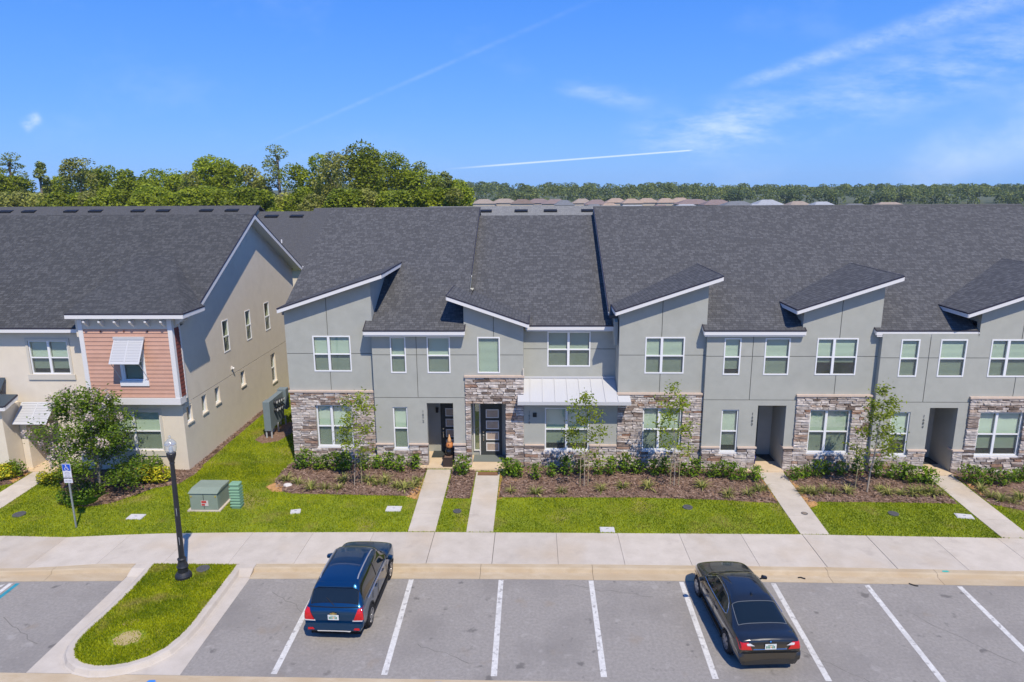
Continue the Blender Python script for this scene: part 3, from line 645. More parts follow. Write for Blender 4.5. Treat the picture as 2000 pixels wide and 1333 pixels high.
def grey_unit(lbl, X0, X1, X2, Yb, Ye, wb, wl, we, wel, op, num, numx, shed, first=False, last=False, eave=None, roofx=None, entry=True):
    H = thing('townhouse', ((X0+X2)/2, Yb, .2), lbl, 'townhouse', 'grey townhouses of the row')
    zs, k, xl, xr = shed[1], (shed[3]-shed[1])/(shed[2]-shed[0]), shed[0], shed[2]
    zsh = lambda x: zs+k*(x-xl)
    cx = (X0+X1)/2-.05
    # --- bay wall
    g = MB(); f = front(Yb)
    gridwall(g, f, X0, X1, .12, 7.2, [(wb[0], wb[1], 4.79, 6.47, .2), (wl[0], wl[1], 1.13, 3.16, .2)], hj=[5.64], vj=[(cx, 3.9, 4.79), (cx, 6.47, 7.2)], thick=.25)
    for a, b in ((X0, cx-.015), (cx+.015, X1)):
        g.prism([(a, Yb, 7.2), (b, Yb, 7.2), (b, Yb, zsh(b)-.10), (a, Yb, zsh(a)-.10)], (0, .25, 0))
    g.prism([(cx-.015, Yb+.022, 7.2), (cx+.015, Yb+.022, 7.2), (cx+.015, Yb+.022, zsh(cx)-.10), (cx-.015, Yb+.022, zsh(cx)-.10)], (0, .2, 0), 2)
    yr = my(zsh(X1)-.1)                                   # high cheek of the bay, running back into the roof
    g.prism([(X1-.01, Yb+.25, 6.0), (X1-.01, yr, mz(yr)-.3), (X1-.01, yr, zsh(X1)-.10), (X1-.01, Yb+.25, zsh(X1)-.10)], (-.2, 0, 0))
    g.prism([(X0, Yb+.25, 6.0), (X0, my(zsh(X0)), mz(my(zsh(X0)))-.3), (X0, my(zsh(X0)), zsh(X0)-.10), (X0, Yb+.25, zsh(X0)-.10)], (.2, 0, 0))
    if not first: g.prism([(X0, Yb+.25, .12), (X0, 31.6, .12), (X0, 31.6, 7.2), (X0, Yb+.25, 7.2)], (.2, 0, 0))
    if first: g.prism([(X0, Yb+.25, .12), (X0, 49.0, .12), (X0, 49.0, 6.9), (X0, RY, RZ-.3), (X0, Yb+.25, mz(Yb+.25)-.25)], (.25, 0, 0))
    g.build('bay_wall', [grey_stucco, room_dark, groove], H)
    window(H, f, wb[0], wb[1], 4.79, 6.47, split=.42)
    window(H, f, wl[0], wl[1], 1.13, 3.16, split=.42, inset=.06, sill=white_trim)
    fs_ = front(Yb-.012)
    stones(H, fs_, X0, X1, .14, 3.80, [(wl[0]-.02, wl[1]+.02, 1.06, 3.18)])
    MB().box(X0-.04, X1 if Ye < Yb else X1+.02, Yb-.12, Yb-.002, 3.80, 3.90).build('stone_cap', stone_cap, H, bevel=.01)
    # --- entry block
    if entry:
        g = MB(); f = front(Ye)
        holes = [(a, b, 4.79, 6.47, .2) for a, b in we]+[(wel[0], wel[1], 1.13, 3.16, .2), (op[0], op[1], .12, 3.36, None)]
        c2 = (we[0][1]+we[1][0])/2
        gridwall(g, f, X1, X2, .12, 6.72, holes, hj=[5.64, 3.62], vj=[(c2, 3.62, 6.72)], thick=.25)
        dp = 1.65; a, b = op[:2]; li = .55                      # porch alcove, wider than its opening on the left
        yb = Ye+dp
        g.add([(a-li, Ye+.25, .12), (a-li, yb, .12), (a-li, yb, 3.36), (a-li, Ye+.25, 3.36)], [(0, 1, 2, 3)]); g.add([(b, Ye+.25, .12), (b, yb, .12), (b, yb, 3.36), (b, Ye+.25, 3.36)], [(0, 1, 2, 3)])
        g.add([(a-li, yb, .12), (b, yb, .12), (b, yb, 3.36), (a-li, yb, 3.36)], [(0, 1, 2, 3)]); g.add([(a-li, Ye+.25, 3.359), (b, Ye+.25, 3.359), (b, yb, 3.359), (a-li, yb, 3.359)], [(0, 1, 2, 3)])
        g.build('entry_wall', [grey_stucco, room_dark, groove], H, recalc=False)
        for a_, b_ in we: window(H, f, a_, b_, 4.79, 6.47)
        window(H, f, wel[0], wel[1], 1.13, 3.16, inset=.06, sill=white_trim)
        ds = op[2] if len(op) > 2 else -.4
        door(H, op[0]+ds, op[0]+ds+1.0, Ye+dp-.005, .36, 2.86)
        MB().box(op[0]-li, op[1]-.002, Ye-.35, Ye+dp, .10, .34).build('porch_slab', porch_conc, H)
        MB().box(op[0]+.01, op[1]-.012, Ye+.85, Ye+dp-.004, .341, .37).build('threshold', dark_trim, H)
        fs_ = front(Ye-.012)
        stones(H, fs_, X1, op[0], .14, 1.33, [(wel[0]-.02, wel[1]+.02, 1.06, 1.33)])
        stones(H, fs_, op[1], X2, .14, 1.33)
        for a_, b_ in ((X1-.03, wel[0]-.02), (wel[1]+.02, op[0]+.04), (op[1]-.04, X2)):
            MB().box(a_, b_, Ye-.12, Ye-.002, 1.33, 1.41).build('stone_cap', stone_cap, H, bevel=.01)
        MB().box(op[1]-.04, op[1]-.002, Ye-.002, Ye+.30, 1.33, 1.41).build('stone_cap', stone_cap, H)
        if num: house_number(H, numx, Ye, 2.92, num)
        lantern(H, op[0]+.25, Ye+dp-.1, 2.4)
    # --- roofs
    ea, eb = eave
    mainpts = [(ea, EY, EZ), (eb, EY, EZ), (eb, RY, RZ), (roofx, RY, RZ), (roofx, Yb+.6, mz(Yb+.6)), (ea, Yb+.6, mz(Yb+.6))]
    r = slab_roof(H, mainpts, roof_y, .14)
    MB().prism([(roofx, RY+.002, RZ), (eb, RY+.002, RZ), (eb, 50.0, EZ), (roofx, 50.0, EZ)], (0, 0, -.14)).build('rear_slope', roof_y, r)
    MB().prism([(roofx-.02, RY-.15, mz(RY-.15)+.006), (roofx-.02, RY, RZ+.03), (roofx-.02, RY+.15, mz(RY-.15)+.006)], (eb-roofx+.03, 0, 0)).build('ridge_cap', roof_back, r)
    fascia(r, (ea, EY, EZ), (eb, EY, EZ)); fascia(r, (ea, EY-.01, EZ), (ea, Yb+.1, mz(Yb+.1)), n=(-1, 0, 0)); fascia(r, (eb, EY-.01, EZ), (eb, Ye, mz(Ye)), n=(1, 0, 0))
    MB().box(ea+.02, eb-.02, EY+.005, Ye+.02, EZ-.27, EZ-.22).build('soffit', white_trim, r)
    yf = Yb-.42
    sr = slab_roof(H, [(xl, yf, zs), (xr, yf, shed[3]), (xr, my(shed[3])+.1, shed[3]), (xl, my(zs)+.1, zs)], roof_x, .13, 'shed_roof')
    fascia(sr, (xl, yf, zs), (xr, yf, shed[3])); fascia(sr, (xl, yf-.01, zs), (xl, my(zs), zs), n=(-1, 0, 0)); fascia(sr, (xr, yf-.01, shed[3]), (xr, my(shed[3]), shed[3]), n=(1, 0, 0))
    return H

U1 = grey_unit('grey townhouse at the left end of the row, beside the meter bank, number 1672', -11.30, -7.30, -3.11, 30.10, 29.85, (-10.07, -8.33), (-10.13, -8.45), ((-6.47, -5.76), (-4.80, -3.75)), (-6.48, -5.80), (-4.90, -3.68, .40), '1672', -5.08,
               (-11.41, 7.80, -6.70, 9.34), first=True, eave=(-7.54, -3.06), roofx=-11.62)
U3 = grey_unit('grey townhouse right of the white metal awning, with the shaded entry number 1680', 3.84, 7.68, 11.80, 29.85, 29.65, (5.00, 6.75), (5.02, 6.76), ((8.44, 9.18), (10.22, 11.32)), (8.52, 9.28), (10.12, 11.38), '1680', 9.90,
               (3.61, 7.72, 8.14, 9.24), eave=(7.50, 11.86), roofx=3.45)
U4 = grey_unit('grey townhouse second from the right edge, behind the young tree with one pale trunk', 11.80, 15.16, 19.25, 29.65, 29.40, (12.48, 14.26), (12.46, 14.26), ((15.98, 16.78), (17.66, 18.80)), (15.92, 16.76), (17.58, 18.80), '1684', 17.36,
               (11.35, 7.81, 15.66, 9.25), eave=(14.90, 19.22), roofx=11.86)
U5 = grey_unit('grey townhouse cut off by the right edge of the photo', 19.25, 23.0, 27.0, 29.40, 29.15, (19.82, 21.58), (19.78, 21.66), ((23.8, 24.5), (25.4, 26.5)), (23.8, 24.5), (25.4, 26.6), None, 0,
               (18.41, 7.70, 23.2, 9.40), eave=(22.7, 27.2), roofx=19.22, entry=True)

# --- the unit with the stone door tower and white awning
def tower_unit():
    H = thing('townhouse', (.3, 29.85, .2), 'grey townhouse with the stone door surround and white metal awning, number 1676', 'townhouse', 'grey townhouses of the row')
    XA, XB, XC, Y, YL, YR = -3.11, -.45, 3.84, 29.85, 29.82, 31.05
    xl, zl, xr, zr = -3.79, 8.41, -.21, 7.17; k = (zr-zl)/(xr-xl); zsh = lambda x: zl+k*(x-xl)
    cx = -1.78; op = (-2.86, -1.27)
    g = MB(); f = front(Y)
    gridwall(g, f, XA, XB, .12, 6.9, [(-2.52, -1.50, 4.79, 6.47, .2), (op[0], op[1], .12, 3.36, None)], hj=[5.64], vj=[(cx, 6.47, 6.9)], thick=.25)
    for a, b in ((XA, cx-.015), (cx+.015, XB)): g.prism([(a, Y, 6.9), (b, Y, 6.9), (b, Y, zsh(b)-.10), (a, Y, zsh(a)-.10)], (0, .25, 0))
    g.prism([(cx-.015, Y+.022, 6.9), (cx+.015, Y+.022, 6.9), (cx+.015, Y+.022, zsh(cx)-.10), (cx-.015, Y+.022, zsh(cx)-.10)], (0, .2, 0), 2)
    g.prism([(XA, Y+.25, 6.6), (XA, 33.2, 8.2), (XA, 33.2, zsh(XA)-.1), (XA, Y+.25, zsh(XA)-.1)], (.2, 0, 0))
    g.prism([(XB, Y+.25, .12), (XB, 32.2, .12), (XB, 32.2, zsh(XB)-.1), (XB, Y+.25, zsh(XB)-.1)], (-.2, 0, 0))
    yb = Y+1.15
    g.add([(op[0]-.12, Y+.25, .12), (op[0]-.12, yb, .12), (op[0]-.12, yb, 3.36), (op[0]-.12, Y+.25, 3.36)], [(0, 1, 2, 3)]); g.add([(op[1]+.1, Y+.25, .12), (op[1]+.1, yb, .12), (op[1]+.1, yb, 3.36), (op[1]+.1, Y+.25, 3.36)], [(0, 1, 2, 3)])
    g.add([(op[0]-.12, yb, .12), (op[1]+.1, yb, .12), (op[1]+.1, yb, 3.36), (op[0]-.12, yb, 3.36)], [(0, 1, 2, 3)]); g.add([(op[0]-.12, Y+.25, 3.359), (op[1]+.1, Y+.25, 3.359), (op[1]+.1, yb, 3.359), (op[0]-.12, yb, 3.359)], [(0, 1, 2, 3)])
    g.build('tower_wall', [grey_stucco, room_dark, groove], H, recalc=False)
    window(H, f, -2.52, -1.50, 4.79, 6.47, rail=False)
    stones(H, front(Y-.012), XA+.0, XB+.02, .14, 4.60, [(op[0], op[1], .14, 3.36)])
    MB().box(XA-.02, XB+.05, Y-.12, Y-.002, 4.60, 4.70).build('stone_cap', stone_cap, H, bevel=.01)
    MB().box(XB-.03, XB+.03, Y-.10, Y-.03, 4.70, 5.02).build('downspout_stub', cream_trim, H)
    # front door, side light and frame
    door(H, -2.50, -1.50, yb-.004, .38, 2.98)
    s = MB(); s.box(-2.86, -2.80, yb-.06, yb-.002, .6, 3.0); s.box(-2.58, -2.53, yb-.06, yb-.002, .38, 3.0); s.box(-2.80, -2.58, yb-.06, yb-.002, .6, .66); s.box(-2.86, -1.40, yb-.06, yb-.002, 2.99, 3.06)
    sd = s.build('sidelight', white_trim, H); MB().box(-2.80, -2.58, yb-.03, yb-.01, .66, 2.99).build('pane', pane_m, sd); MB().box(-2.80, -2.58, yb-.008, yb-.003, .66, 2.99).build('curtain', lite_m, sd)
    MB().box(op[0]-.1, op[1]+.08, Y-.55, yb, .10, .345).build('porch_slab', porch_conc, H)
    MB().box(op[0]+.02, op[1]-.02, Y+.35, yb-.061, .346, .40).build('threshold', mat('sill_grey', (.17, .19, .18), .7), H)
    # recessed wall behind and the one under the awning
    g = MB(); f2 = front(YR); gridwall(g, f2, XB, XC, 3.4, 6.72, [(.66, 2.66, 4.79, 6.47, .2)], hj=[5.64], thick=.25); g.build('recessed_wall', [grey_stucco, room_dark, groove], H)
    window(H, f2, .66, 2.66, 4.79, 6.47, split=.49)
    g = MB(); f3 = front(YL); gridwall(g, f3, XB+.01, XC+.25, .12, 3.75, [(.54, 2.56, 1.13, 3.16, .2)], thick=.25); g.box(XB+.01, XC+.25, YL+.25, YR, 3.5, 3.72); g.build('lower_wall', [grey_stucco, room_dark, groove], H)
    window(H, f3, .54, 2.56, 1.13, 3.16, split=.49, inset=.03, sill=white_trim)
    stones(H, front(YL-.012), XB+.03, XC, .14, 1.33, [(.52, 2.58, 1.06, 1.33)])
    for a, b in ((XB+.06, .52), (2.58, XC)): MB().box(a, b, YL-.12, YL-.002, 1.33, 1.41).build('stone_cap', stone_cap, H, bevel=.01)
    house_number(H, -.18, YL, 2.90, '1676')
    v = MB().box(-.02, .16, YL-.03, YL-.002, 2.72, 2.93).build('wall_vent', dark_trim, H)
    for i in range(4): MB().box(-.01, .15, YL-.042, YL-.031, 2.735+i*.05, 2.755+i*.05).build('slat', black_plastic, v)
    # awning: standing seam panels
    y0, z0, y1, z1 = 29.18, 3.66, 31.04, 4.22; A = MB()
    A.prism([(-.70, y0, z0-.012), (4.36, y0, z0-.012), (4.36, 29.66, z0+(29.66-y0)*.301-.012), (3.835, 29.66, z0+(29.66-y0)*.301-.012), (3.835, y1, z1-.012), (-.445, y1, z1-.012), (-.445, 29.70, z0+.52*.301-.012), (-.70, 29.70, z0+.52*.301-.012)], (0, 0, -.05))
    aw = A.build('awning', white_metal, H)
    n = 9; xs = [-.70+i*(4.36+.70)/n for i in range(n+1)]
    for a, b in zip(xs[:-1], xs[1:]):
        ya = y1
        if b > 3.84: ya = 29.66
        if a < -.46: a2 = -.44
        pts = [(a+.008, y0-.01, z0), (b-.008, y0-.01, z0), (b-.008, ya, z0+(ya-y0)*.301), (a+.008, ya, z0+(ya-y0)*.301)]
        if a < -.45: pts = [(a+.008, y0-.01, z0), (b-.008, y0-.01, z0), (b-.008, y1, z1), (-.44, y1, z1), (-.44, 29.7, z0+.52*.301), (a+.008, 29.7, z0+.52*.301)]
        if b > 3.84 and a < 3.8: pts = [(a+.008, y0-.01, z0), (b-.008, y0-.01, z0), (b-.008, 29.66, z0+.48*.301), (3.83, 29.66, z0+.48*.301), (3.83, y1, z1), (a+.008, y1, z1)]
        p = MB().prism(pts, (0, 0, -.01)).build('metal_panel', white_metal, aw)
        if a > -.45: MB().prism([(a-.011, y0, z0+.002), (a+.011, y0, z0+.002), (a+.011, min(ya, y1)-.02, z0+(min(ya, y1)-.02-y0)*.301), (a-.011, min(ya, y1)-.02, z0+(min(ya, y1)-.02-y0)*.301)], (0, 0, .035)).build('seam', white_metal, aw)
    MB().box(-.70, 4.36, y0-.045, y0-.012, z0-.15, z0+.004).build('fascia', white_metal, aw)
    MB().box(-.445, 3.835, y1-.05, y1+.004, z1+.005, z1+.10).build('flashing', white_metal, aw)
    MB().box(-.66, 4.32, y0+.005, YL-.005, z0-.16, z0-.10).build('soffit', white_trim, aw)
    # roofs
    ey, ez, rz_ = 30.66, 6.83, 11.44; sl = (rz_-ez)/(RY-ey)
    r = slab_roof(H, [(-.45, ey, ez), (3.62, ey, ez), (3.62, RY, rz_), (-3.05, RY, rz_), (-3.05, 31.2, ez+sl*(31.2-ey)), (-.45, 31.2, ez+sl*(31.2-ey))], roof_y, .13)
    MB().prism([(-3.05, RY+.002, rz_), (3.45, RY+.002, rz_), (3.45, 50, EZ-.4), (-3.05, 50, EZ-.4)], (0, 0, -.14)).build('rear_slope', roof_y, r)
    fascia(r, (-.35, ey, ez), (3.80, ey, ez)); MB().box(-.3, 3.8, ey+.01, YR-.01, ez-.27, ez-.22).build('soffit', white_trim, r)
    yf = Y-.42; yl = ey+(zl-ez)/sl; yr = ey+(zr-ez)/sl
    sr = slab_roof(H, [(xl, yf, zl), (xr, yf, zr), (xr, yr+.1, zr), (xl, yl+.1, zl)], roof_x, .13, 'shed_roof')
    fascia(sr, (xl, yf, zl), (xr, yf, zr)); fascia(sr, (xl, yf-.01, zl), (xl, yl, zl), n=(-1, 0, 0)); fascia(sr, (xr, yf-.01, zr), (xr, yr, zr), n=(1, 0, 0))
    return H
U2 = tower_unit()
# party wall cheeks where the higher roofs stand above the tower unit
MB().prism([(3.66, 30.2, 6.0), (3.66, RY, 11.3), (3.66, 49.5, 6.3), (3.66, 49.8, EZ-.15), (3.66, RY, RZ-.145), (3.66, 30.2, mz(30.2)-.145)], (.15, 0, 0)).build('roof_cheek', grey_stucco, U3)
fascia(U3, (3.45, 30.75, mz(30.75)), (3.45, RY, RZ), n=(-1, 0, 0))
MB().prism([(-3.08, 31.0, 6.6), (-3.08, RY, 11.3), (-3.08, RY, RZ-.145), (-3.08, 31.0, mz(31.0)-.145)], (-.12, 0, 0)).build('roof_cheek', grey_stucco, U1)
fascia(U1, (-3.06, 33.5, mz(33.5)), (-3.06, RY, RZ), n=(1, 0, 0), h=.10)
# ------------------------------------------------------------------ the beige house on the left
def beige_house():
    H = thing('townhouse', (-20, 29.15, .2), 'beige townhouse with salmon clad upper bay and long windowed side wall', 'townhouse')
    XR, YF, YB_ = -15.95, 29.15, 44.6; AY, AZ, SL = 37.89, 11.66, .525
    rz = lambda y: AZ-SL*abs(y-AY)
    f = side(XR); g = MB()
    sw = [(33.80, 34.52, 4.74, 6.42, 1), (36.67, 37.35, 4.74, 6.42, 1), (39.39, 40.14, 4.72, 6.41, 1), (39.79, 40.50, 1.40, 3.16, 1), (35.42, 35.98, 2.46, 3.26, 0), (32.34, 32.85, 2.45, 3.26, 0), (30.94, 31.43, 2.43, 3.28, 0), (29.47, 29.99, 2.46, 3.30, 0)]
    gridwall(g, f, YF, YB_, .1, 7.0, [(a, b, c, d, .22) for a, b, c, d, e in sw], hj=[3.42], thick=.25)
    g.prism([(XR, YF+.9, 7.0), (XR, YB_, 7.0), (XR, YB_, rz(YB_)-.12), (XR, AY, AZ-.14), (XR, YF+1.3, rz(YF+1.3)-.12), (XR, YF+.9, 7.35)], (-.25, 0, 0))
    g.build('side_wall', [beige_side, room_dark, groove], H)
    for a, b, c, d, e in sw: window(H, f, a, b, c, d, rail=bool(e), inset=.10 if c < 4 else .0, fw=.045, screen=bool(e), blind=False, sill=cream_trim if c < 4 else None)
    lt = MB(); lt.box(XR+.002, XR+.06, 34.36, 34.5, 3.72, 3.86); lt.tube((XR+.06, 34.43, 3.8), (XR+.14, 34.43, 3.74), .05, .06, 8); lt.build('security_light', white_trim, H)
    # ground floor front
    g = MB(); f = front(YF)
    gridwall(g, f, -21.0, XR-.252, .1, 3.55, [(-19.60, -17.05, 1.26, 3.15, .22)], thick=.25); g.box(-21.0, XR-.01, YF+.25, YF+1.0, 3.2, 3.5); g.build('front_wall', [beige_stucco, room_dark, groove], H)
    window(H, f, -19.60, -17.05, 1.26, 3.15, split=.5, trim=cream_trim, inset=.04)
    # upper bay with salmon boards
    P = 28.80
    g = MB(); fb = front(P+.03); gridwall(g, fb, -19.92, XR+.14, 3.55, 7.45, [(-18.22, -17.30, 4.72, 6.50, .2)], thick=.5); g.build('bay_wall', [beige_stucco, room_dark, groove], H)
    rows = 17; zb0, zb1 = 3.92, 7.05; h = (zb1-zb0)/rows
    for i in range(rows):
        za = zb0+i*h; spans = [(-19.80, -15.98)]
        if za+h > 4.66 and za < 6.56: spans = [(-19.80, -18.30), (-17.22, -15.98)]
        for a, b in spans:
            MB().prism([(a, P+.026, za), (a, P-.022, za+.004), (a, P+.004, za+h+.012), (a, P+.026, za+h+.012)], (b-a, 0, 0)).build('siding_board', pink_siding, H)
        MB().prism([(XR+.145, P+.14, za), (XR+.185, P+.14, za+.004), (XR+.160, P+.14, za+h+.01), (XR+.145, P+.14, za+h+.01)], (0, .36, 0)).build('siding_board', mat('salmon_siding_shaded', (.20, .060, .045), .75), H)  # return boards: same salmon siding, its shadow lines put into a dark red colour
    t = MB(); t.box(-19.98, -19.78, P-.05, P+.03, 3.75, 7.5); t.build('corner_board', white_trim, H)
    t = MB(); t.box(-15.99, -15.79, P-.05, P+.13, 3.75, 7.5); t.build('corner_board', white_trim, H)
    MB().box(XR+.14, XR+.19, P+.52, P+.60, 3.75, 7.5).build('corner_board', white_trim, H)
    MB().box(-20.0, -15.77, P-.07, P+.40, 3.60, 3.90).build('band_board', white_trim, H)
    MB().box(-19.78, -15.99, P-.04, P+.02, 7.06, 7.52).build('frieze', cream_trim, H)
    for i in range(6):
        x = -19.55+i*.68; MB().prism([(x, P-.04, 7.48), (x, P-.34, 7.48), (x, P-.34, 7.40), (x, P-.04, 7.16)], (.09, 0, 0)).build('bracket', white_trim, H)
    for i in range(2):
        y = P+.3+i*.5; MB().prism([(XR+.15, y, 7.46), (XR+.50, y, 7.46), (XR+.50, y, 7.38), (XR+.15, y, 7.14)], (0, .09, 0)).build('bracket', white_trim, H)
    for x in (-19.0, -17.95, -16.9): MB().lathe([(.035, 0), (.035, -.03)], (x, P-.02, 6.96), 8, axis='y').build('vent_plug', mat('brown_vent', (.20, .07, .04), .7), H)
    w = window(H, front(P), -18.22, -17.30, 4.72, 6.50, inset=.02, trim=frame_white)
    def shutter(a, b, zt, yt, zb, yb, parent, n=14, name='awning_shutter'):
        d = Vector((0, yb-yt, zb-zt)); L = d.length; d.normalize(); nrm = Vector((0, -abs(d.z), abs(d.y))) if True else None
        def P3(x, s, o): p = Vector((x, yt, zt))+d*s+nrm*o; return p
        def bar(g, x0, x1, s0, s1, t=.03): 
            q = [P3(x, s, o) for o in (0, t) for s in (s0, s1) for x in (x0, x1)]; g.add(q, [(0, 1, 3, 2), (4, 5, 7, 6), (0, 1, 5, 4), (1, 3, 7, 5), (3, 2, 6, 7), (2, 0, 4, 6)])
        g = MB(); bar(g, a, a+.06, 0, L); bar(g, b-.06, b, 0, L); bar(g, a+.06, b-.06, 0, .07); bar(g, a+.06, b-.06, L-.07, L); m_ = (a+b)/2; bar(g, m_-.03, m_+.03, .07, L-.07, .032)
        o = g.build(name, white_metal, parent)
        for i in range(n):
            s0 = .07+(L-.14)*i/n; s1 = .07+(L-.14)*(i+1)/n
            for x0, x1 in ((a+.06, m_-.03), (m_+.03, b-.06)):
                q = [P3(x0, s0, .002), P3(x1, s0, .002), P3(x1, s1+.01, .024), P3(x0, s1+.01, .024)]
                MB().prism(q, nrm*.006).build('slat', white_metal, o)
        return o
    sh = shutter(-18.42, -17.08, 6.60, P-.06, 5.62, P-.66, H); MB().box(-18.44, -17.06, P-.12, P-.03, 6.60, 6.72).build('header', white_metal, sh)
    for x in (-18.36, -17.12): MB().tube((x, P-.02, 4.75), (x, P-.62, 5.66), .014).build('stay', white_metal, sh)
    # set-back left part: upper window, porch and its shutter awning
    YL = YF+.35
    g = MB(); f = front(YL); gridwall(g, f, -24.6, -19.9, .1, 6.72, [(-22.92, -21.10, 4.80, 6.38, .22), (-23.42, -22.10, .1, 2.62, None)], hj=[3.42], thick=.25)
    for x in (-23.42, -22.10): g.add([(x, YL+.25, .1), (x, YL+1.5, .1), (x, YL+1.5, 2.62), (x, YL+.25, 2.62)], [(0, 1, 2, 3)])
    g.add([(-23.42, YL+1.5, .1), (-22.1, YL+1.5, .1), (-22.1, YL+1.5, 2.62), (-23.42, YL+1.5, 2.62)], [(0, 1, 2, 3)]); g.add([(-23.42, YL+.25, 2.62), (-22.1, YL+.25, 2.62), (-22.1, YL+1.5, 2.62), (-23.42, YL+1.5, 2.62)], [(0, 1, 2, 3)])
    g.build('porch_wall', [beige_stucco, room_dark, groove], H, recalc=False)
    window(H, f, -22.92, -21.10, 4.80, 6.38, split=.5, inset=.03, trim=cream_trim)
    MB().box(-24.0, -21.9, YF-.35, YL+1.49, .1, .33).build('porch_slab', porch_conc, H)
    sh = shutter(-23.62, -22.05, 3.46, YL-.03, 2.66, YL-.85, H, 12)
    MB().box(-23.72, -23.42, YL-.30, YL-.002, .1, 2.7).build('porch_pier', beige_stucco, H)
    # roofs
    ye = YL-.42; ze = rz(ye)
    r = slab_roof(H, [(-24.7, ye, ze), (-19.9, ye, ze), (-19.9, 30.4, rz(30.4)), (-15.42, 30.4, rz(30.4)), (-15.42, AY, AZ), (-24.7, AY, AZ)], roof_l, .14)
    MB().prism([(-24.7, AY+.002, AZ), (-15.42, AY+.002, AZ), (-15.42, 45.05, rz(45.05)), (-24.7, 45.05, rz(45.05))], (0, 0, -.14)).build('rear_slope', roof_l, r)
    fascia(r, (-24.7, ye, ze), (-19.95, ye, ze))
    fascia(r, (-15.42, 30.4, rz(30.4)), (-15.42, AY, AZ), n=(1, 0, 0), h=.22); fascia(r, (-15.42, AY, AZ), (-15.42, 45.05, rz(45.05)), n=(1, 0, 0), h=.22)
    MB().prism([(-15.43, 30.5, rz(30.5)-.20), (-15.43, AY, AZ-.20), (-15.43, AY, AZ-.24), (-15.43, 30.5, rz(30.5)-.24)], (-.52, 0, 0)).build('soffit', white_trim, r)
    MB().prism([(-15.43, AY, AZ-.20), (-15.43, 45.0, rz(45.0)-.20), (-15.43, 45.0, rz(45.0)-.24), (-15.43, AY, AZ-.24)], (-.52, 0, 0)).build('soffit', white_trim, r)
    # hipped roof of the bay
    zb = 7.80; yb = P-.38; ap = (-18.2, 34.2, rz(34.2)+.012); al = (-20.25, 34.2, rz(34.2)+.012)
    bm = MB(); c0, c1, c2 = (-20.25, yb, zb), (-15.08, yb, zb), (-15.10, 30.45, zb)
    bm.poly([c0, c1, ap, al]); bm.poly([c1, c2, (-15.43, 30.75, rz(30.75)+.012), ap]); lo = lambda p: (p[0], p[1], p[2]-.12)
    bm.poly([lo(c0), lo(c1), lo(c2), (-19.9, 30.45, zb-.12)]); bm.poly([c0, al, lo(al), lo(c0)]); bm.poly([c0, c1, lo(c1), lo(c0)]); bm.poly([c1, c2, lo(c2), lo(c1)]); bm.poly([c2, lo(c2), (-15.44, 30.75, rz(30.75)-.15), (-15.43, 30.75, rz(30.75)+.012)])
    br = bm.build('bay_roof', roof_l, H)
    fascia(br, c0, c1, h=.17); fascia(br, (c1[0], c1[1]-.03, c1[2]), c2, n=(1, 0, 0), h=.17)
    MB().prism([(-20.1, P, 6.7), (-20.1, 33.2, rz(33.2)-.2), (-20.1, 33.2, zb+(al[2]-zb)*(33.2-yb)/(34.2-yb)-.1), (-20.1, P, zb-.11)], (.2, 0, 0)).build('bay_cheek', beige_stucco, H)
    # ridge line of the taller block behind carries on left
    return H
BH = beige_house()
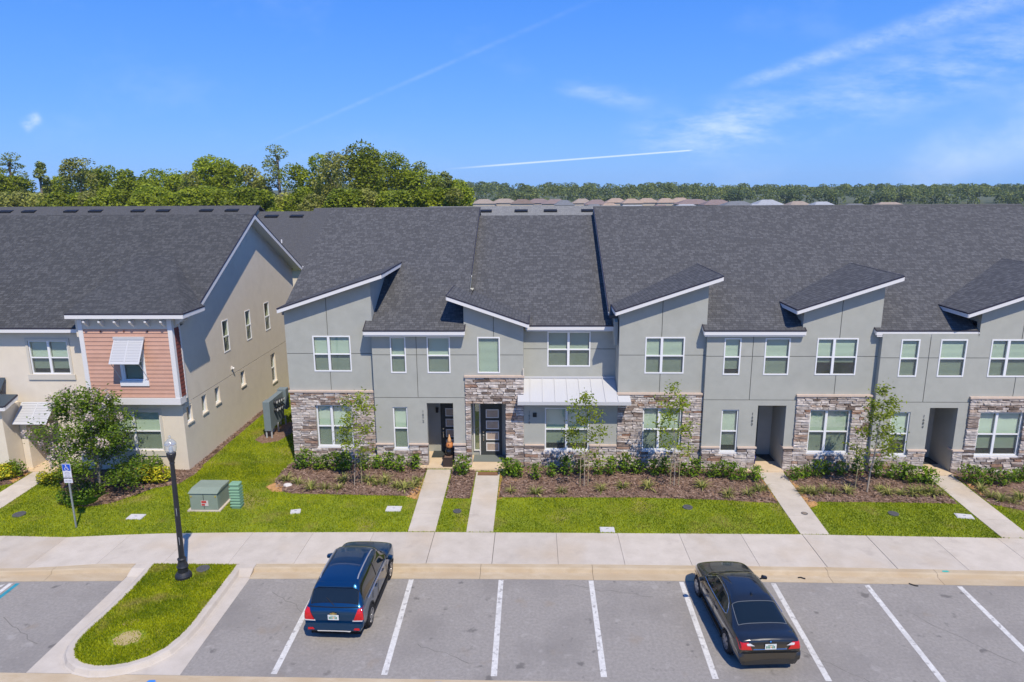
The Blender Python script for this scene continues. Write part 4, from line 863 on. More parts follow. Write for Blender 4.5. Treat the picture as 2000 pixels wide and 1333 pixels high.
def next_left():
    H = thing('townhouse', (-28, 29.5, .2), 'beige townhouse cut off by the left edge, with dark seamed porch roof', 'townhouse')
    g = MB(); f = front(29.45); gridwall(g, f, -34, -24.62, .1, 6.7, [(-26.6, -25.0, 4.8, 6.4, .2)], thick=.3); g.build('front_wall', [beige_stucco, room_dark, groove], H)
    MB().box(-24.9, -24.62, 29.38, 29.44, 3.9, 6.6).build('corner_board', white_trim, H)
    rz = lambda y: 11.66-.525*abs(y-37.89)
    r = slab_roof(H, [(-34, 29.08, rz(29.08)), (-24.71, 29.08, rz(29.08)), (-24.71, 37.89, 11.66), (-34, 37.89, 11.66)], roof_l, .14); fascia(r, (-34, 29.08, rz(29.08)), (-24.71, 29.08, rz(29.08)))
    MB().prism([(-34, 37.89, 11.66), (-24.71, 37.89, 11.66), (-24.71, 45, rz(45)), (-34, 45, rz(45))], (0, 0, -.14)).build('rear_slope', roof_l, r)
    d = MB(); d.prism([(-27.5, 28.6, 7.9), (-25.35, 28.6, 9.2), (-24.3, 28.6, 8.35), (-24.3, 31.6, 8.35), (-25.35, 33.2, 9.2), (-27.5, 31.0, 7.9)], (0, 0, -.14)); 
    dm = MB(); dm.prism([(-28.5, 28.5, 7.3), (-26.3, 28.5, 8.75), (-24.15, 28.5, 7.35)], (0, 3.8, 0)); dr = dm.build('dormer', roof_l, H)
    fascia(dr, (-26.3, 28.49, 8.77), (-24.13, 28.49, 7.37), h=.2); fascia(dr, (-28.5, 28.49, 7.32), (-26.3, 28.49, 8.77), h=.2)
    MB().box(-24.0, -22.95, 28.35, 29.44, .1, 3.5) 
    g = MB(); g.box(-30, -23.74, 28.3, 29.44, .1, 3.52); g.build('porch_box', beige_stucco, H)
    pr = MB(); pr.prism([(-30, 28.05, 3.72), (-23.35, 28.05, 3.72), (-23.35, 28.9, 4.02), (-24.2, 28.9, 4.02), (-24.2, 29.44, 4.65), (-30, 29.44, 4.65)], (0, 0, -.06)); p = pr.build('porch_roof', mat('slate_metal', (.055, .072, .085), .4, spec=.5), H)
    for i in range(12): MB().prism([(-30+i*.5, 28.05, 3.72), (-29.97+i*.5, 28.05, 3.72), (-29.97+i*.5, 29.40, 4.6), (-30+i*.5, 29.40, 4.6)], (0, 0, .03)).build('seam', MT['slate_metal'], p)
    fascia(p, (-30, 28.04, 3.72), (-23.35, 28.04, 3.72), h=.16); fascia(p, (-23.35, 28.04, 3.72), (-23.35, 28.9, 4.0), n=(1, 0, 0), h=.16)
    return H
next_left()

# ------------------------------------------------------------------ row of houses behind
def back_house(lbl, x0, x1, yr, zr, m, vents, eave=None, pipes=()):
    H = thing('townhouse', ((x0+x1)/2, yr, 0), lbl, 'townhouse', 'houses of the rear row')
    dy = 9.0; ze = zr-dy*.49; 
    MB().box(x0+.3, x1-.3, yr-dy+.4, yr+dy-.4, -.1, ze-.05).build('wall', beige_stucco, H)
    r = slab_roof(H, [(x0, yr-dy, ze), (x1, yr-dy, ze), (x1, yr, zr), (x0, yr, zr)], m, .15)
    MB().prism([(x0, yr+.002, zr), (x1, yr+.002, zr), (x1, yr+dy, ze), (x0, yr+dy, ze)], (0, 0, -.15)).build('rear_slope', m, r)
    MB().prism([(x0+.35, yr-dy+.6, ze), (x0+.35, yr, zr-.2), (x0+.35, yr+dy-.6, ze)], (x1-x0-.7, 0, 0)).build('gable', beige_stucco, H)
    MB().box(x0, x1, yr-dy-.14, yr-dy-.002, ze-.16, ze+.02).build('gutter', white_trim, r)
    for vx in vents:
        y = yr-.85; z = zr-.85*.49
        MB().prism([(vx-.6, y-.28, z-.137+.02), (vx+.6, y-.28, z-.137+.02), (vx+.6, y-.28, z-.137+.16), (vx-.6, y-.28, z-.137+.16)], (0, .6, .12)).build('roof_vent', black_plastic, r)
    for px_, py_ in pipes: MB().tube((px_, py_, zr-(yr-py_)*.49-.05), (px_, py_, zr-(yr-py_)*.49+.28), .06).build('vent_pipe', white_trim, r)
    return H
back_house('long dark roofed house behind the beige townhouse, with a line of ridge vents', -66, -25.4, 64.0, 11.50, roof_back, [-62.2, -59.0, -55.4, -53.1, -49.05, -46.81, -42.83, -40.51, -36.5, -34.14, -30.11, -27.71])
back_house('dark roofed house seen in the gap left of the grey row', -25.4, -20.3, 63.8, 10.95, roof_back, [-23.99, -21.66], pipes=[(-21.7, 58.7), (-21.3, 57.6), (-20.6, 55.4)])
back_house('dark roofed house behind the left end of the grey row', -20.3, -9.6, 64.0, 11.24, roof_back, [])
back_house('pale grey roofed house behind the tower unit, with short dark roof vents', -9.6, 8.0, 64.0, 11.31, roof_light, [-4.37, -1.1, 1.56, 4.95])
back_house('pale grey roofed long house behind the right half of the grey row', 8.0, 37.5, 64.0, 11.22, roof_light, [12.8, 16.0])
# ------------------------------------------------------------------ vegetation
ORD = ['first', 'second', 'third', 'fourth', 'fifth', 'sixth', 'seventh', 'eighth', 'ninth', 'tenth', 'eleventh', 'twelfth', 'thirteenth', 'fourteenth', 'fifteenth', 'sixteenth', 'seventeenth', 'eighteenth', 'nineteenth', 'twentieth'] + ['twenty-'+w for w in ('first', 'second', 'third', 'fourth', 'fifth', 'sixth', 'seventh', 'eighth', 'ninth')]+['thirtieth']
def quads_mesh(name, Q, m):
    """Q: (n, k, 3) polygons"""
    n, k, _ = Q.shape; me = bpy.data.meshes.new(name); me.vertices.add(n*k); me.vertices.foreach_set('co', Q.reshape(-1).astype(np.float32))
    me.loops.add(n*k); me.loops.foreach_set('vertex_index', np.arange(n*k, dtype=np.int32)); me.polygons.add(n)
    me.polygons.foreach_set('loop_start', np.arange(0, n*k, k, dtype=np.int32)); me.polygons.foreach_set('loop_total', np.full(n, k, dtype=np.int32))
    me.update(); me.validate(); me.materials.append(m); return me
def unit_(v): return v/np.maximum(np.linalg.norm(v, axis=1, keepdims=True), 1e-9)
def leaves(rng, P, size, asp=.5, up=.3, outward=None, bend=.0):
    """diamond leaves at points P, random headings, normals leaning up / outward"""
    n = len(P); t = unit_(rng.normal(size=(n, 3))*np.array([1, 1, .6])); nn = rng.normal(size=(n, 3))+np.array([0, 0, up*2])
    if outward is not None: nn = nn+outward*1.2
    b = unit_(np.cross(t, nn)); s = size*rng.uniform(.65, 1.3, (n, 1)); c = unit_(np.cross(b, t))
    return np.stack([P-t*s*.5, P+b*s*asp*.5+c*s*bend, P+t*s*.5-c*s*bend, P-b*s*asp*.5+c*s*bend], 1)
def shell(rng, c, r, n, inner=.55):
    d = unit_(rng.normal(size=(n, 3))); k = rng.uniform(inner, 1, (n, 1))**.6
    return np.array(c)+d*k*np.array(r), d
def tint_mesh(o): return o
bark = mat('bark', (.13, .105, .08), .95, .3, 8, .8, 30); bark_grey = mat('bark_grey', (.24, .21, .17), .95, .25, 10, .6, 30); pale_bark = mat('pale_bark', (.40, .33, .25), .9, .2, 12, .5, 40)
stake_m = mat('tree_stake', (.45, .38, .20), .9, .15, 12)
L_oak = leafmat('oak_leaves', (.165, .220, .016), (.38, .435, .026), .42, .16, .25)
L_pine = leafmat('pine_needles', (.17, .205, .040), (.34, .385, .08), .3, .2, .2)
L_olive = leafmat('olive_leaves', (.21, .23, .040), (.44, .44, .095), .35, .2, .2)
L_shrub = leafmat('shrub_leaves', (.055, .125, .010), (.235, .35, .022), .3, 3.0, .25, .35)
L_young = leafmat('young_tree_leaves', (.16, .235, .014), (.38, .44, .035), .45, 2.5, .1)
L_crape = leafmat('crape_leaves', (.075, .150, .012), (.21, .30, .022), .35, 2.2, 0)
L_croton = leafmat('yellow_leaves', (.20, .27, .010), (.72, .62, .035), .25, 7, .12)
L_strap = leafmat('strap_leaves', (.12, .16, .018), (.46, .43, .14), .2, 3, .18)
L_cycad = leafmat('broad_leaves', (.05, .14, .010), (.13, .26, .02), .3, 3, .1)
petal = leafmat('crape_blossom', (.58, .46, .40), (.80, .70, .62), .4, 4, 0)
L_far = leafmat('far_leaves', (.095, .145, .055), (.27, .31, .065), .3, .03, 0)

# --- trees behind the roofs
rng = np.random.default_rng(8)
def oak_proto(seed, leafm, sparse=False, pine=False):
    """normalised tree: height 1, crown diameter 1 (scaled per tree)"""
    r = np.random.default_rng(seed); root = bpy.data.objects.new('proto', None)
    blobs = []
    if pine:
        for k in range(11):
            z = .58+.40*k/10; a = r.uniform(0, 6.28); q = .36*(1.05-(z-.58)/.5)*r.uniform(.5, 1.1)
            blobs.append(((math.cos(a)*q, math.sin(a)*q, z), (.17, .17, .035*r.uniform(.8, 1.4))))
        nl = 200
    else:
        nb = 17 if not sparse else 13
        for k in range(nb):
            a = r.uniform(0, 6.28); z = r.uniform(.24, .90); q = .36*math.sqrt(max(.05, 1-((z-.58)/.42)**2))*r.uniform(.5, 1.1)
            s = r.uniform(.19, .33); blobs.append(((math.cos(a)*q, math.sin(a)*q, z), (s, s, s*.45)))
        blobs.append(((0, 0, .92), (.22, .22, .08)))
        nl = 600 if not sparse else 330
    Ps = []; Ds = []
    for c, rad in blobs:
        P, D = shell(r, c, rad, nl, .45); Ps.append(P); Ds.append(D)
    P = np.concatenate(Ps); D = np.concatenate(Ds)
    return blobs, P, D, r
def place_tree(name, x, y, h, w, kind, label, group, seed):
    leafm = {'o': L_oak, 'p': L_pine, 's': L_olive}[kind]
    blobs, P, D, r = oak_proto(seed, leafm, kind == 's', kind == 'p')
    S_ = np.array([w*1.35, w*1.35, h])
    Q = leaves(r, P*S_, .42 if kind != 'p' else .34, .62, .5, D)
    t = thing(name, (x, y, -.1), label, 'tree', group, rz=r.uniform(0, 6.28))
    link_mesh('crown', quads_mesh('crown', Q, leafm), t)
    g = MB(); tr = .16+.012*h; top = .62 if kind != 'p' else .93
    lx, ly = r.uniform(-.3, .3, 2); g.tube((0, 0, 0), (lx, ly, h*top*.5), tr, tr*.75, 7); g.tube((lx, ly, h*top*.5), (0, 0, h*top), tr*.75, tr*.4, 7)
    for c, rad in blobs[::2]:
        e = np.array(c)*S_; z0 = min(h*top*.95, max(h*.25, e[2]-w*.35)); g.tube((lx*.5, ly*.5, z0), e, tr*.4, tr*.12, 5)
    link_mesh('trunk', g.mesh('trunk', bark_grey if kind == 's' or (kind == 'p' and seed % 2) else bark), t)
    return t
SH1 = [(-10.89, 29.41), (-10.55, 29.48), (-9.96, 29.31), (-9.55, 29.37), (-9.01, 29.15), (-8.62, 29.21), (-7.82, 29.34), (-7.25, 29.47), (-6.63, 29.36), (-6.11, 29.14), (-5.45, 29.44)]
SHM = [(-3.21, 28.78)]
SH2 = [(-1.19, 28.87), (-0.72, 28.6), (0.13, 28.45), (0.82, 28.73), (1.48, 28.91), (2.18, 29.04), (2.91, 28.94), (3.49, 28.94), (4.18, 29.24), (4.73, 29.08), (5.46, 28.98), (5.94, 29.1), (6.69, 28.83), (7.26, 28.84), (7.99, 28.74), (8.45, 28.74), (8.86, 28.59), (9.28, 28.48), (9.85, 28.49)]
SH3 = [(11.58, 28.52), (12.14, 28.8), (12.59, 28.81), (13.16, 29.1), (13.81, 29.11), (14.54, 29.12), (15.32, 28.86), (15.87, 28.7), (16.32, 28.71), (16.5, 28.33), (17.01, 28.34), (17.3, 28.19)]
SH4 = [(18.97, 28.48), (19.24, 28.22), (19.8, 28.23), (20.32, 28.13), (21.08, 28.51), (21.46, 28.52)]
LI1 = [(-11.03, 28.1), (-10.39, 27.74), (-9.64, 27.17), (-9.03, 27.23), (-8.43, 27.24), (-8.42, 28.04), (-7.31, 28.0), (-6.92, 27.79), (-6.56, 27.9), (-5.96, 27.54), (-5.59, 27.34), (-5.24, 27.56), (-5.11, 28.09)]
LI2 = [(-0.97, 27.12), (0.12, 26.98), (1.26, 27.15), (2.94, 27.28), (3.89, 27.55), (4.98, 27.57), (7.32, 27.61), (8.21, 26.88), (9.07, 27.04), (9.61, 27.39), (9.91, 27.5)]
LI3 = [(11.59, 27.18), (11.95, 27.18), (12.38, 27.44), (12.71, 27.2), (13.31, 27.21), (14.77, 27.48), (14.98, 27.14), (15.52, 27.15), (15.99, 27.15), (16.37, 27.26), (16.8, 27.17), (17.22, 27.27)]
LI4 = [(19.05, 27.55), (19.1, 26.96), (19.28, 26.59), (19.67, 26.5), (20.15, 26.74)]
CR1 = [(-18.4, 28.09), (-17.84, 28.1), (-17.48, 28.22), (-17.0, 28.11), (-16.54, 28.12)]
CR2 = [(-21.85, 27.71), (-21.53, 27.71), (-21.31, 27.93)]
CR3 = [(-23.96, 28.0), (-23.67, 28.12)]
DK = [(-18.4, 29.6), (-17.52, 29.61), (-24.67, 29.38), (-23.79, 28.8)]
UN = [(-19.62, 25.74), (-19.12, 25.51), (-18.73, 25.75), (-18.13, 26.0), (-17.81, 26.79)]
BT = [(-92.2, 121.2, 18.6, 5.5, 'p'), (-94.1, 121.1, 15.4, 7.3, 'o'), (-75.3, 105.0, 16.6, 2.8, 'p'), (-70.2, 105.5, 17.4, 5.2, 's'), (-81.9, 119.0, 14.9, 5.4, 'o'), (-75.8, 117.2, 16.1, 4.9, 'o'), (-71.7, 116.1, 16.6, 5.6, 'o'), (-64.6, 109.5, 15.8, 3.8, 'o'), (-63.0, 114.9, 15.9, 6.4, 'o'), (-66.0, 114.9, 14.7, 5.2, 'o'), (-59.5, 114.5, 15.0, 5.2, 'o'), (-52.9, 106.9, 15.3, 3.7, 's'), (-51.9, 111.8, 17.9, 5.4, 'o'), (-49.3, 111.1, 17.1, 5.0, 'o'), (-48.5, 117.0, 16.5, 3.9, 's'), (-48.3, 121.9, 14.5, 3.7, 'o'), (-44.3, 121.1, 19.6, 5.6, 'p'), (-38.4, 113.8, 16.3, 4.8, 'o'), (-34.4, 112.0, 18.0, 5.0, 'o'), (-31.1, 108.8, 18.3, 4.6, 's'), (-26.8, 104.6, 18.9, 5.5, 's'), (-24.3, 104.5, 18.6, 5.2, 'o'), (-22.9, 112.4, 18.1, 6.1, 'o'), (-19.4, 109.7, 15.3, 4.9, 'o'), (-17.8, 110.8, 16.3, 4.7, 'p'), (-16.8, 120.1, 14.8, 5.0, 'o'), (-14.1, 113.5, 14.9, 2.7, 'p'), (-12.4, 114.1, 13.9, 4.8, 'o'), (-10.6, 108.3, 12.6, 3.2, 'o'), (-84.1, 104.4, 16.2, 5.5, 'o'), (-92.5, 109.9, 17.2, 6.6, 'o'), (-80.3, 106.5, 14.7, 5.6, 'o')]
BF = [(-76.3, 92.6, 12.7, 3.3, 's'), (-75.6, 95.2, 12.9, 4.1, 'o'), (-70.8, 91.3, 12.8, 4.2, 's'), (-70.6, 94.4, 13.2, 3.7, 's'), (-67.0, 92.5, 12.8, 4.2, 's'), (-63.4, 91.2, 12.9, 3.6, 'o'), (-64.2, 96.5, 12.8, 4.3, 'o'), (-61.5, 95.0, 13.1, 4.2, 's'), (-56.1, 90.8, 13.4, 4.1, 'o'), (-57.0, 95.1, 13.2, 4.2, 'o'), (-50.5, 88.5, 12.9, 3.2, 'o'), (-51.6, 94.8, 13.4, 4.2, 'o'), (-48.0, 91.8, 12.8, 3.5, 'o'), (-44.7, 90.2, 13.5, 3.1, 'o'), (-44.2, 94.6, 13.5, 4.2, 'o'), (-42.2, 94.6, 12.9, 3.9, 'o'), (-37.1, 89.4, 13.4, 3.7, 'o'), (-35.4, 90.6, 13.0, 3.7, 'o'), (-34.3, 96.1, 12.6, 4.1, 's'), (-32.2, 96.6, 13.4, 4.3, 'o'), (-29.2, 92.0, 12.5, 3.8, 's'), (-25.9, 92.4, 13.1, 3.5, 'o'), (-25.0, 93.5, 13.0, 3.8, 'o'), (-22.6, 94.0, 13.1, 3.3, 's'), (-19.0, 93.7, 12.8, 4.3, 'o'), (-17.0, 90.1, 12.9, 3.7, 'o'), (-14.4, 90.3, 12.9, 3.0, 'o'), (-12.3, 91.5, 13.2, 3.1, 'o'), (-10.1, 88.9, 13.1, 3.2, 's')]
FH = [(-26.4, 371.6, 11.1, 't'), (-16.0, 383.7, 13.2, 't'), (-5.8, 364.7, 10.9, 'b'), (2.9, 377.2, 12.4, 'm'), (11.4, 359.1, 12.4, 'm'), (14.7, 331.1, 8.4, 'g'), (25.8, 369.2, 9.4, 't'), (30.6, 339.0, 10.2, 'm'), (44.7, 378.7, 10.2, 'o'), (50.5, 360.7, 9.2, 'o'), (60.5, 372.9, 10.6, 'o'), (69.7, 369.6, 9.4, 'o'), (79.9, 382.7, 10.3, 'o'), (77.1, 337.4, 15.2, 'm'), (84.1, 322.1, 12.1, 'm'), (83.7, 288.7, 13.0, 'g'), (104.7, 315.5, 10.9, 'w'), (105.9, 282.4, 9.3, 't'), (111.0, 271.6, 9.4, 'w'), (109.3, 240.1, 10.8, 'g'), (129.5, 258.1, 12.8, 't')]
FH2 = [(14.8, 228.2, 10.3, 'w'), (33.5, 236.7, 14.2, 'w'), (29.0, 266.8, 8.0, 'o'), (53.6, 245.8, 11.1, 'w'), (76.8, 240.6, 9.0, 'w'), (43.8, 241.1, 7.2, 'm'), (22.0, 253.0, 7.6, 'g'), (1.5, 243.5, 7.3, 'g')]
BT.sort(); BF.sort(); cnt = {'o': 0, 'p': 0, 's': 0}
KN = {'o': ('oak_tree', 'rounded green tree'), 'p': ('pine_tree', 'tall thin crowned pine'), 's': ('grey_limbed_tree', 'sparse olive tree')}
for i, (x, y, h, w, k) in enumerate(BT):
    nm, ds = KN[k]; lb = '%s of the wood behind left roofs, %s such from left' % (ds, ORD[cnt[k]]); cnt[k] += 1
    place_tree(nm, x, y, h+.6, w*1.12, k, lb, 'tall trees of the wood', 100+i)
for i, (x, y, h, w, k) in enumerate(BF):
    place_tree('wood_edge_tree', x, y, h, w*1.25, k, 'low bushy tree at the wood front edge behind left roofs, %s from left' % ORD[i], 'low trees along the front of the wood', 300+i)
# undergrowth below them and the far wood along the horizon
def mass(name, blobs, per, size, m, label, seed):
    r = np.random.default_rng(seed); Ps = []; Ds = []
    for c, rad in blobs:
        P, D = shell(r, c, rad, per, .75); P = P[D[:, 2] > -.35]; D = D[D[:, 2] > -.35]; Ps.append(P); Ds.append(D)
    P = np.concatenate(Ps); D = np.concatenate(Ds); s = size
    return tag(link_mesh(name, quads_mesh(name, leaves(r, P, s, .7, .3, D), m)), label, 'wood', kind='stuff')
r = np.random.default_rng(4)
mass('undergrowth', [((r.uniform(-105, -9), r.uniform(84, 118), r.uniform(0, 5)), (r.uniform(2.5, 4), r.uniform(2, 3), r.uniform(3, 5.5))) for _ in range(170)], 300, .42, L_oak, 'thick green undergrowth filling the wood behind the left roofs', 6)
TL = [(-90, 16.8), (-38, 16.2), (-13, 15.2), (18, 15.0), (50, 14.2), (81, 14.6), (112, 13.8), (142, 13.6), (173, 12.9), (204, 13.2), (234, 12.5), (265, 12.6), (295, 12.2), (460, 12)]
fb = []
for k in range(600):
    y = r.uniform(405, 560); x = r.uniform(-130, 420)*y/430; top = lerp_tab(TL, x*430/y); top = 13.03+(top-13.03)*y/430*1.0 + r.uniform(-3.4, .9); rad = r.uniform(2.4, 5.4)
    fb.append(((x, y, top-rad*.95), (rad, rad, rad)))
for k in range(150):
    x = r.uniform(-60, 300); y = r.uniform(395, 408); rad = r.uniform(2.5, 4.5); fb.append(((x, y, r.uniform(2.5, 7.5)), (rad, rad, rad)))
mass('far_wood', fb, 330, 1.0, L_far, 'long low wood along the horizon on the right', 9)

# --- shrubs, strap-leaved clumps, yellow crotons
def proto_mesh(name, seed, kind):
    r = np.random.default_rng(seed)
    if kind == 'shrub':
        n = 230; P = np.stack([r.normal(0, .15, n), r.normal(0, .15, n), r.uniform(.08, .74, n)], 1); P[:, :2] *= (1.25-.75*np.abs(P[:, 2:3]-.38)/.4); d = unit_(P-np.array([0, 0, .25])); Q = leaves(r, P, .135, .48, .55, d, .04); m = L_shrub
    elif kind == 'dark':
        P, d = shell(r, (0, 0, .38), (.42, .38, .40), 420, .3); Q = leaves(r, P, .11, .5, .5, d, .04); m = L_shrub
    elif kind == 'croton':
        P, d = shell(r, (0, 0, .30), (.36, .33, .30), 330, .35); Q = leaves(r, P, .12, .55, .7, d, .05); m = L_croton
    else:
        n = 46; a = r.uniform(0, 6.28, n); L = r.uniform(.28, .50, n); e = r.uniform(.35, 1.35, n); q = []
        for i in range(n):
            dx, dy = math.cos(a[i]), math.sin(a[i]); w = .013*r.uniform(.8, 1.4); s = np.array([-dy*w, dx*w, 0]); b = np.array([dx*.03, dy*.03, 0])
            m1 = b+np.array([dx*math.cos(e[i]), dy*math.cos(e[i]), math.sin(e[i])])*L[i]*.55; e2 = e[i]-.75
            t = m1+np.array([dx*math.cos(e2), dy*math.cos(e2), math.sin(e2)])*L[i]*.5
            q.append([b-s, b+s, m1+s, m1-s]); q.append([m1-s, m1+s, t+s*.2, t-s*.2])
        Q = np.array(q); m = L_strap
    return quads_mesh(name, Q, m)
PRO = {k: [proto_mesh(k, 40+i, k) for i in range(4)] for k in ('shrub', 'dark', 'croton', 'strap')}
stem_mesh = []
for k in range(3):
    g = MB(); rr = random.Random(k)
    for i in range(5): a = rr.uniform(0, 6.28); g.tube((0, 0, 0), (.14*math.cos(a), .14*math.sin(a), rr.uniform(.3, .5)), .008, .004, 4)
    stem_mesh.append(g.mesh('stems', bark))
rr = random.Random(21)
def plant(name, kind, x, y, s, label, cat, group=None, stems=True, sz=None):
    t = thing(name, (x, y, lz(x, y)+.03), label, cat, group); t.rotation_euler = (0, 0, rr.uniform(0, 6.28)); t.scale = (s, s, sz or s*rr.uniform(.85, 1.15))
    link_mesh('foliage', rr.choice(PRO[kind]), t)
    if stems: link_mesh('stems', rr.choice(stem_mesh), t)
    return t
BEDN = {'1': 'left end bay bed', '2': 'long bed below white awning', '3': 'bed with pale trunked tree', '4': 'right edge bed'}
for L, b in ((SH1, '1'), (SH2, '2'), (SH3, '3'), (SH4, '4')):
    for i, (x, y) in enumerate(L): plant('shrub', 'shrub', x, y-.05, rr.uniform(.85, 1.18), 'leafy green shrub by stone wall, %s from left in the %s' % (ORD[i], BEDN[b]), 'shrub', 'shrubs along the stone wall')
plant('shrub', 'dark', SHM[0][0], SHM[0][1]+.1, 1.15, 'round green shrub between the two middle entry walks', 'shrub')
plant('shrub', 'dark', -.95, 28.9, 1.0, 'round dark green shrub just right of the stone door surround', 'shrub')
for L, b in ((LI1, '1'), (LI2, '2'), (LI3, '3'), (LI4, '4')):
    for i, (x, y) in enumerate(L): plant('grass_clump', 'strap', x, y, rr.uniform(.85, 1.25), 'yellow green strap leaved clump, %s from left in the %s' % (ORD[i], BEDN[b]), 'clump', 'strap leaved clumps in the mulch beds', False)
for i, (x, y) in enumerate(CR1): plant('yellow_shrub', 'croton', x, y-.25, rr.uniform(1.2, 1.4), 'bright yellow leaved shrub between crape myrtle and lamp post, %s from the left' % ORD[i], 'shrub', 'yellow leaved shrubs', True)
for i, (x, y) in enumerate(CR2): plant('yellow_shrub', 'croton', x, y, rr.uniform(.9, 1.1), 'yellow leaved shrub beside the porch walk left of the crape myrtle, %s from the left' % ORD[i], 'shrub', 'yellow leaved shrubs', True)
for i, (x, y) in enumerate(CR3): plant('yellow_shrub', 'croton', x, y, rr.uniform(1.1, 1.3), 'yellow leaved shrub at the left edge of the photo, %s from the left' % ORD[i], 'shrub', 'yellow leaved shrubs', True)
for (x, y), lb in zip([(-18.3, 28.75), (-17.4, 28.78), (-24.3, 28.6), (-23.6, 28.3)], ['dark green shrub under the beige house window behind the yellow shrubs, left one', 'dark green shrub under the beige house window behind the yellow shrubs, right one', 'dark green shrub by the porch at the left edge, back one', 'dark green shrub by the porch at the left edge, front one']):
    plant('shrub', 'dark', x, y, 1.2, lb, 'shrub', 'dark shrubs by the beige house')
for i, (x, y) in enumerate(UN[:3]+[(-19.3, 26.4), (-18.7, 26.5)]): plant('shrub', 'dark', x, y+.15, rr.uniform(.8, 1.0), 'dark green shrub at the foot of the crape myrtle, %s of them' % ORD[i], 'shrub', 'shrubs under the crape myrtle')
# broad leaved plant with big ribbed leaves under the crape myrtle
def cycad(x, y):
    t = thing('broad_leaved_plant', (x, y, lz(x, y)), 'low plant with big ribbed bright green leaves under the crape myrtle', 'plant')
    r_ = random.Random(3)
    for i in range(7):
        a = -1.57+(i-3)*.55+r_.uniform(-.1, .1); L = r_.uniform(.75, 1.0); e = r_.uniform(.5, 1.0); Q = []
        d = np.array([math.cos(a)*math.cos(e), math.sin(a)*math.cos(e), math.sin(e)]); sd = np.array([-math.sin(a), math.cos(a), 0])
        for k in range(11):
            p = d*L*(.12+.08*k)+np.array([0, 0, -.25*(k/11)**2]); w = .24*math.sin(3.14*(k+1.5)/13)+.03
            for sg in (-1, 1): q = p+sd*sg*w+d*.09; Q.append([p, p+d*.05*L, q+d*.02, q-np.array([0, 0, .04])])
        link_mesh('leaf', quads_mesh('leaf', np.array(Q), L_cycad), t)
cycad(-18.45, 25.75)

# --- young staked trees and the crape myrtle
def twiggy(name, base, h, rad, nbr, nleaf, lsize, leafm, barkm, label, seed, cat='tree', trunk_r=.03, stems=1, z0=.34, blossoms=0, group=None, tilt=(0, 0), sub=3, spread=.16):
    r = random.Random(seed); rn = np.random.default_rng(seed); t = thing(name, base, label, cat, group); g = MB(); tips = []
    for s in range(stems):
        a0 = 6.28*s/stems+r.uniform(-.3, .3); lean = 0 if stems == 1 else rad*.35
        pts = [Vector((math.cos(a0)*lean*k*k+tilt[0]*k+r.uniform(-.03, .03), math.sin(a0)*lean*k*k+tilt[1]*k+r.uniform(-.03, .03), h*.92*k)) for k in (0, .2, .4, .6, .8, 1.0)]
        for k in range(5): g.tube(pts[k], pts[k+1], trunk_r*(1-.16*k), trunk_r*(1-.16*(k+1)), 6)
        for b in range(nbr):
            f = z0+(1-z0)*(b+r.uniform(0, .8))/nbr; i = min(4, int(f*5)); p = pts[i].lerp(pts[i+1], f*5-i); a = b*2.4+r.uniform(-.5, .5); L = rad*(1.15-.75*max(0, (f-.45))/.55)*r.uniform(.6, 1.1)
            q = p+Vector((math.cos(a)*L, math.sin(a)*L, L*r.uniform(.25, .75))); g.tube(p, q, trunk_r*.35, trunk_r*.12, 4)
            tips.append((p.lerp(q, .45), q))
            for k in range(sub):
                c = p.lerp(q, r.uniform(.45, .95)); e = c+Vector((r.uniform(-1, 1), r.uniform(-1, 1), r.uniform(-.2, .7)))*L*.35; g.tube(c, e, trunk_r*.16, trunk_r*.06, 3); tips.append((c, e))
    link_mesh('trunk', g.mesh('trunk', barkm), t)
    P = []
    for i in range(nleaf): a, b = r.choice(tips); P.append(a.lerp(b, r.uniform(.15, 1.1)))
    P = np.array([tuple(p) for p in P])+rn.normal(0, spread*.5, (nleaf, 3))
    link_mesh('crown', quads_mesh('crown', leaves(rn, P, lsize, .5, .5, None, .03), leafm), t)
    if blossoms:
        out = [tp for tp in tips if tp[1].z > h*.35]; out.sort(key=lambda q: q[1].x*.6-q[1].z*.2+q[1].y*.8); Bp = []
        for i in range(blossoms):
            c = out[int(r.random()**1.4*len(out)*.95)][1]; c = np.array(c); ax_ = c*np.array([1, 1, 0]); c = c+ax_/max(.2, np.linalg.norm(ax_))*.16+np.array([0, -.05, .08]); Bp.append(c+rn.normal(0, 1, (30, 3))*np.array([.07, .07, .12]))
        Bp = np.concatenate(Bp); link_mesh('blossom', quads_mesh('blossom', leaves(rn, Bp, .085, .8, .4), petal), t)
    return t
def stake(tree_base, x, y, h, label):
    g = MB(); z = lz(x, y); g.tube((x, y, z-.05), (x+.02, y, z+h*.8), .015, .015, 6); o = g.build('tree_stake', stake_m); tag(o, label, 'stake', 'wooden tree stakes'); return o
YT = [(-7.83, 27.62, 4.45, 'young staked tree in front of the left end bay of the grey row', 7), (2.2, 27.76, 4.35, 'young tree with two stakes in front of the white awning', 8), (6.14, 27.86, 4.65, 'young tree with two stakes in front of the stone bay right of the awning', 9), (14.2, 27.36, 4.75, 'young tree with one pale leaning trunk in the bed near the right', 10)]
for x, y, h, lb, sd in YT: twiggy('young_tree', (x, y, lz(x, y)), h, .98, 12, 1250 if sd != 10 else 1900, .135, L_young, pale_bark, lb, sd, trunk_r=.024 if sd != 10 else .042, group='young street trees', tilt=(.35, 0) if sd == 7 else ((-.15, 0) if sd == 9 else ((.25, -.05) if sd == 10 else (.05, 0))), z0=.30, spread=.30)
stake(None, -7.55, 27.75, 1.7, 'thin pale stake right beside the young tree at the left end bay')
stake(None, 2.03, 27.68, 1.8, 'thin pale stake left of the young tree before the white awning'); stake(None, 2.38, 27.70, 1.8, 'thin pale stake right of the young tree before the white awning')
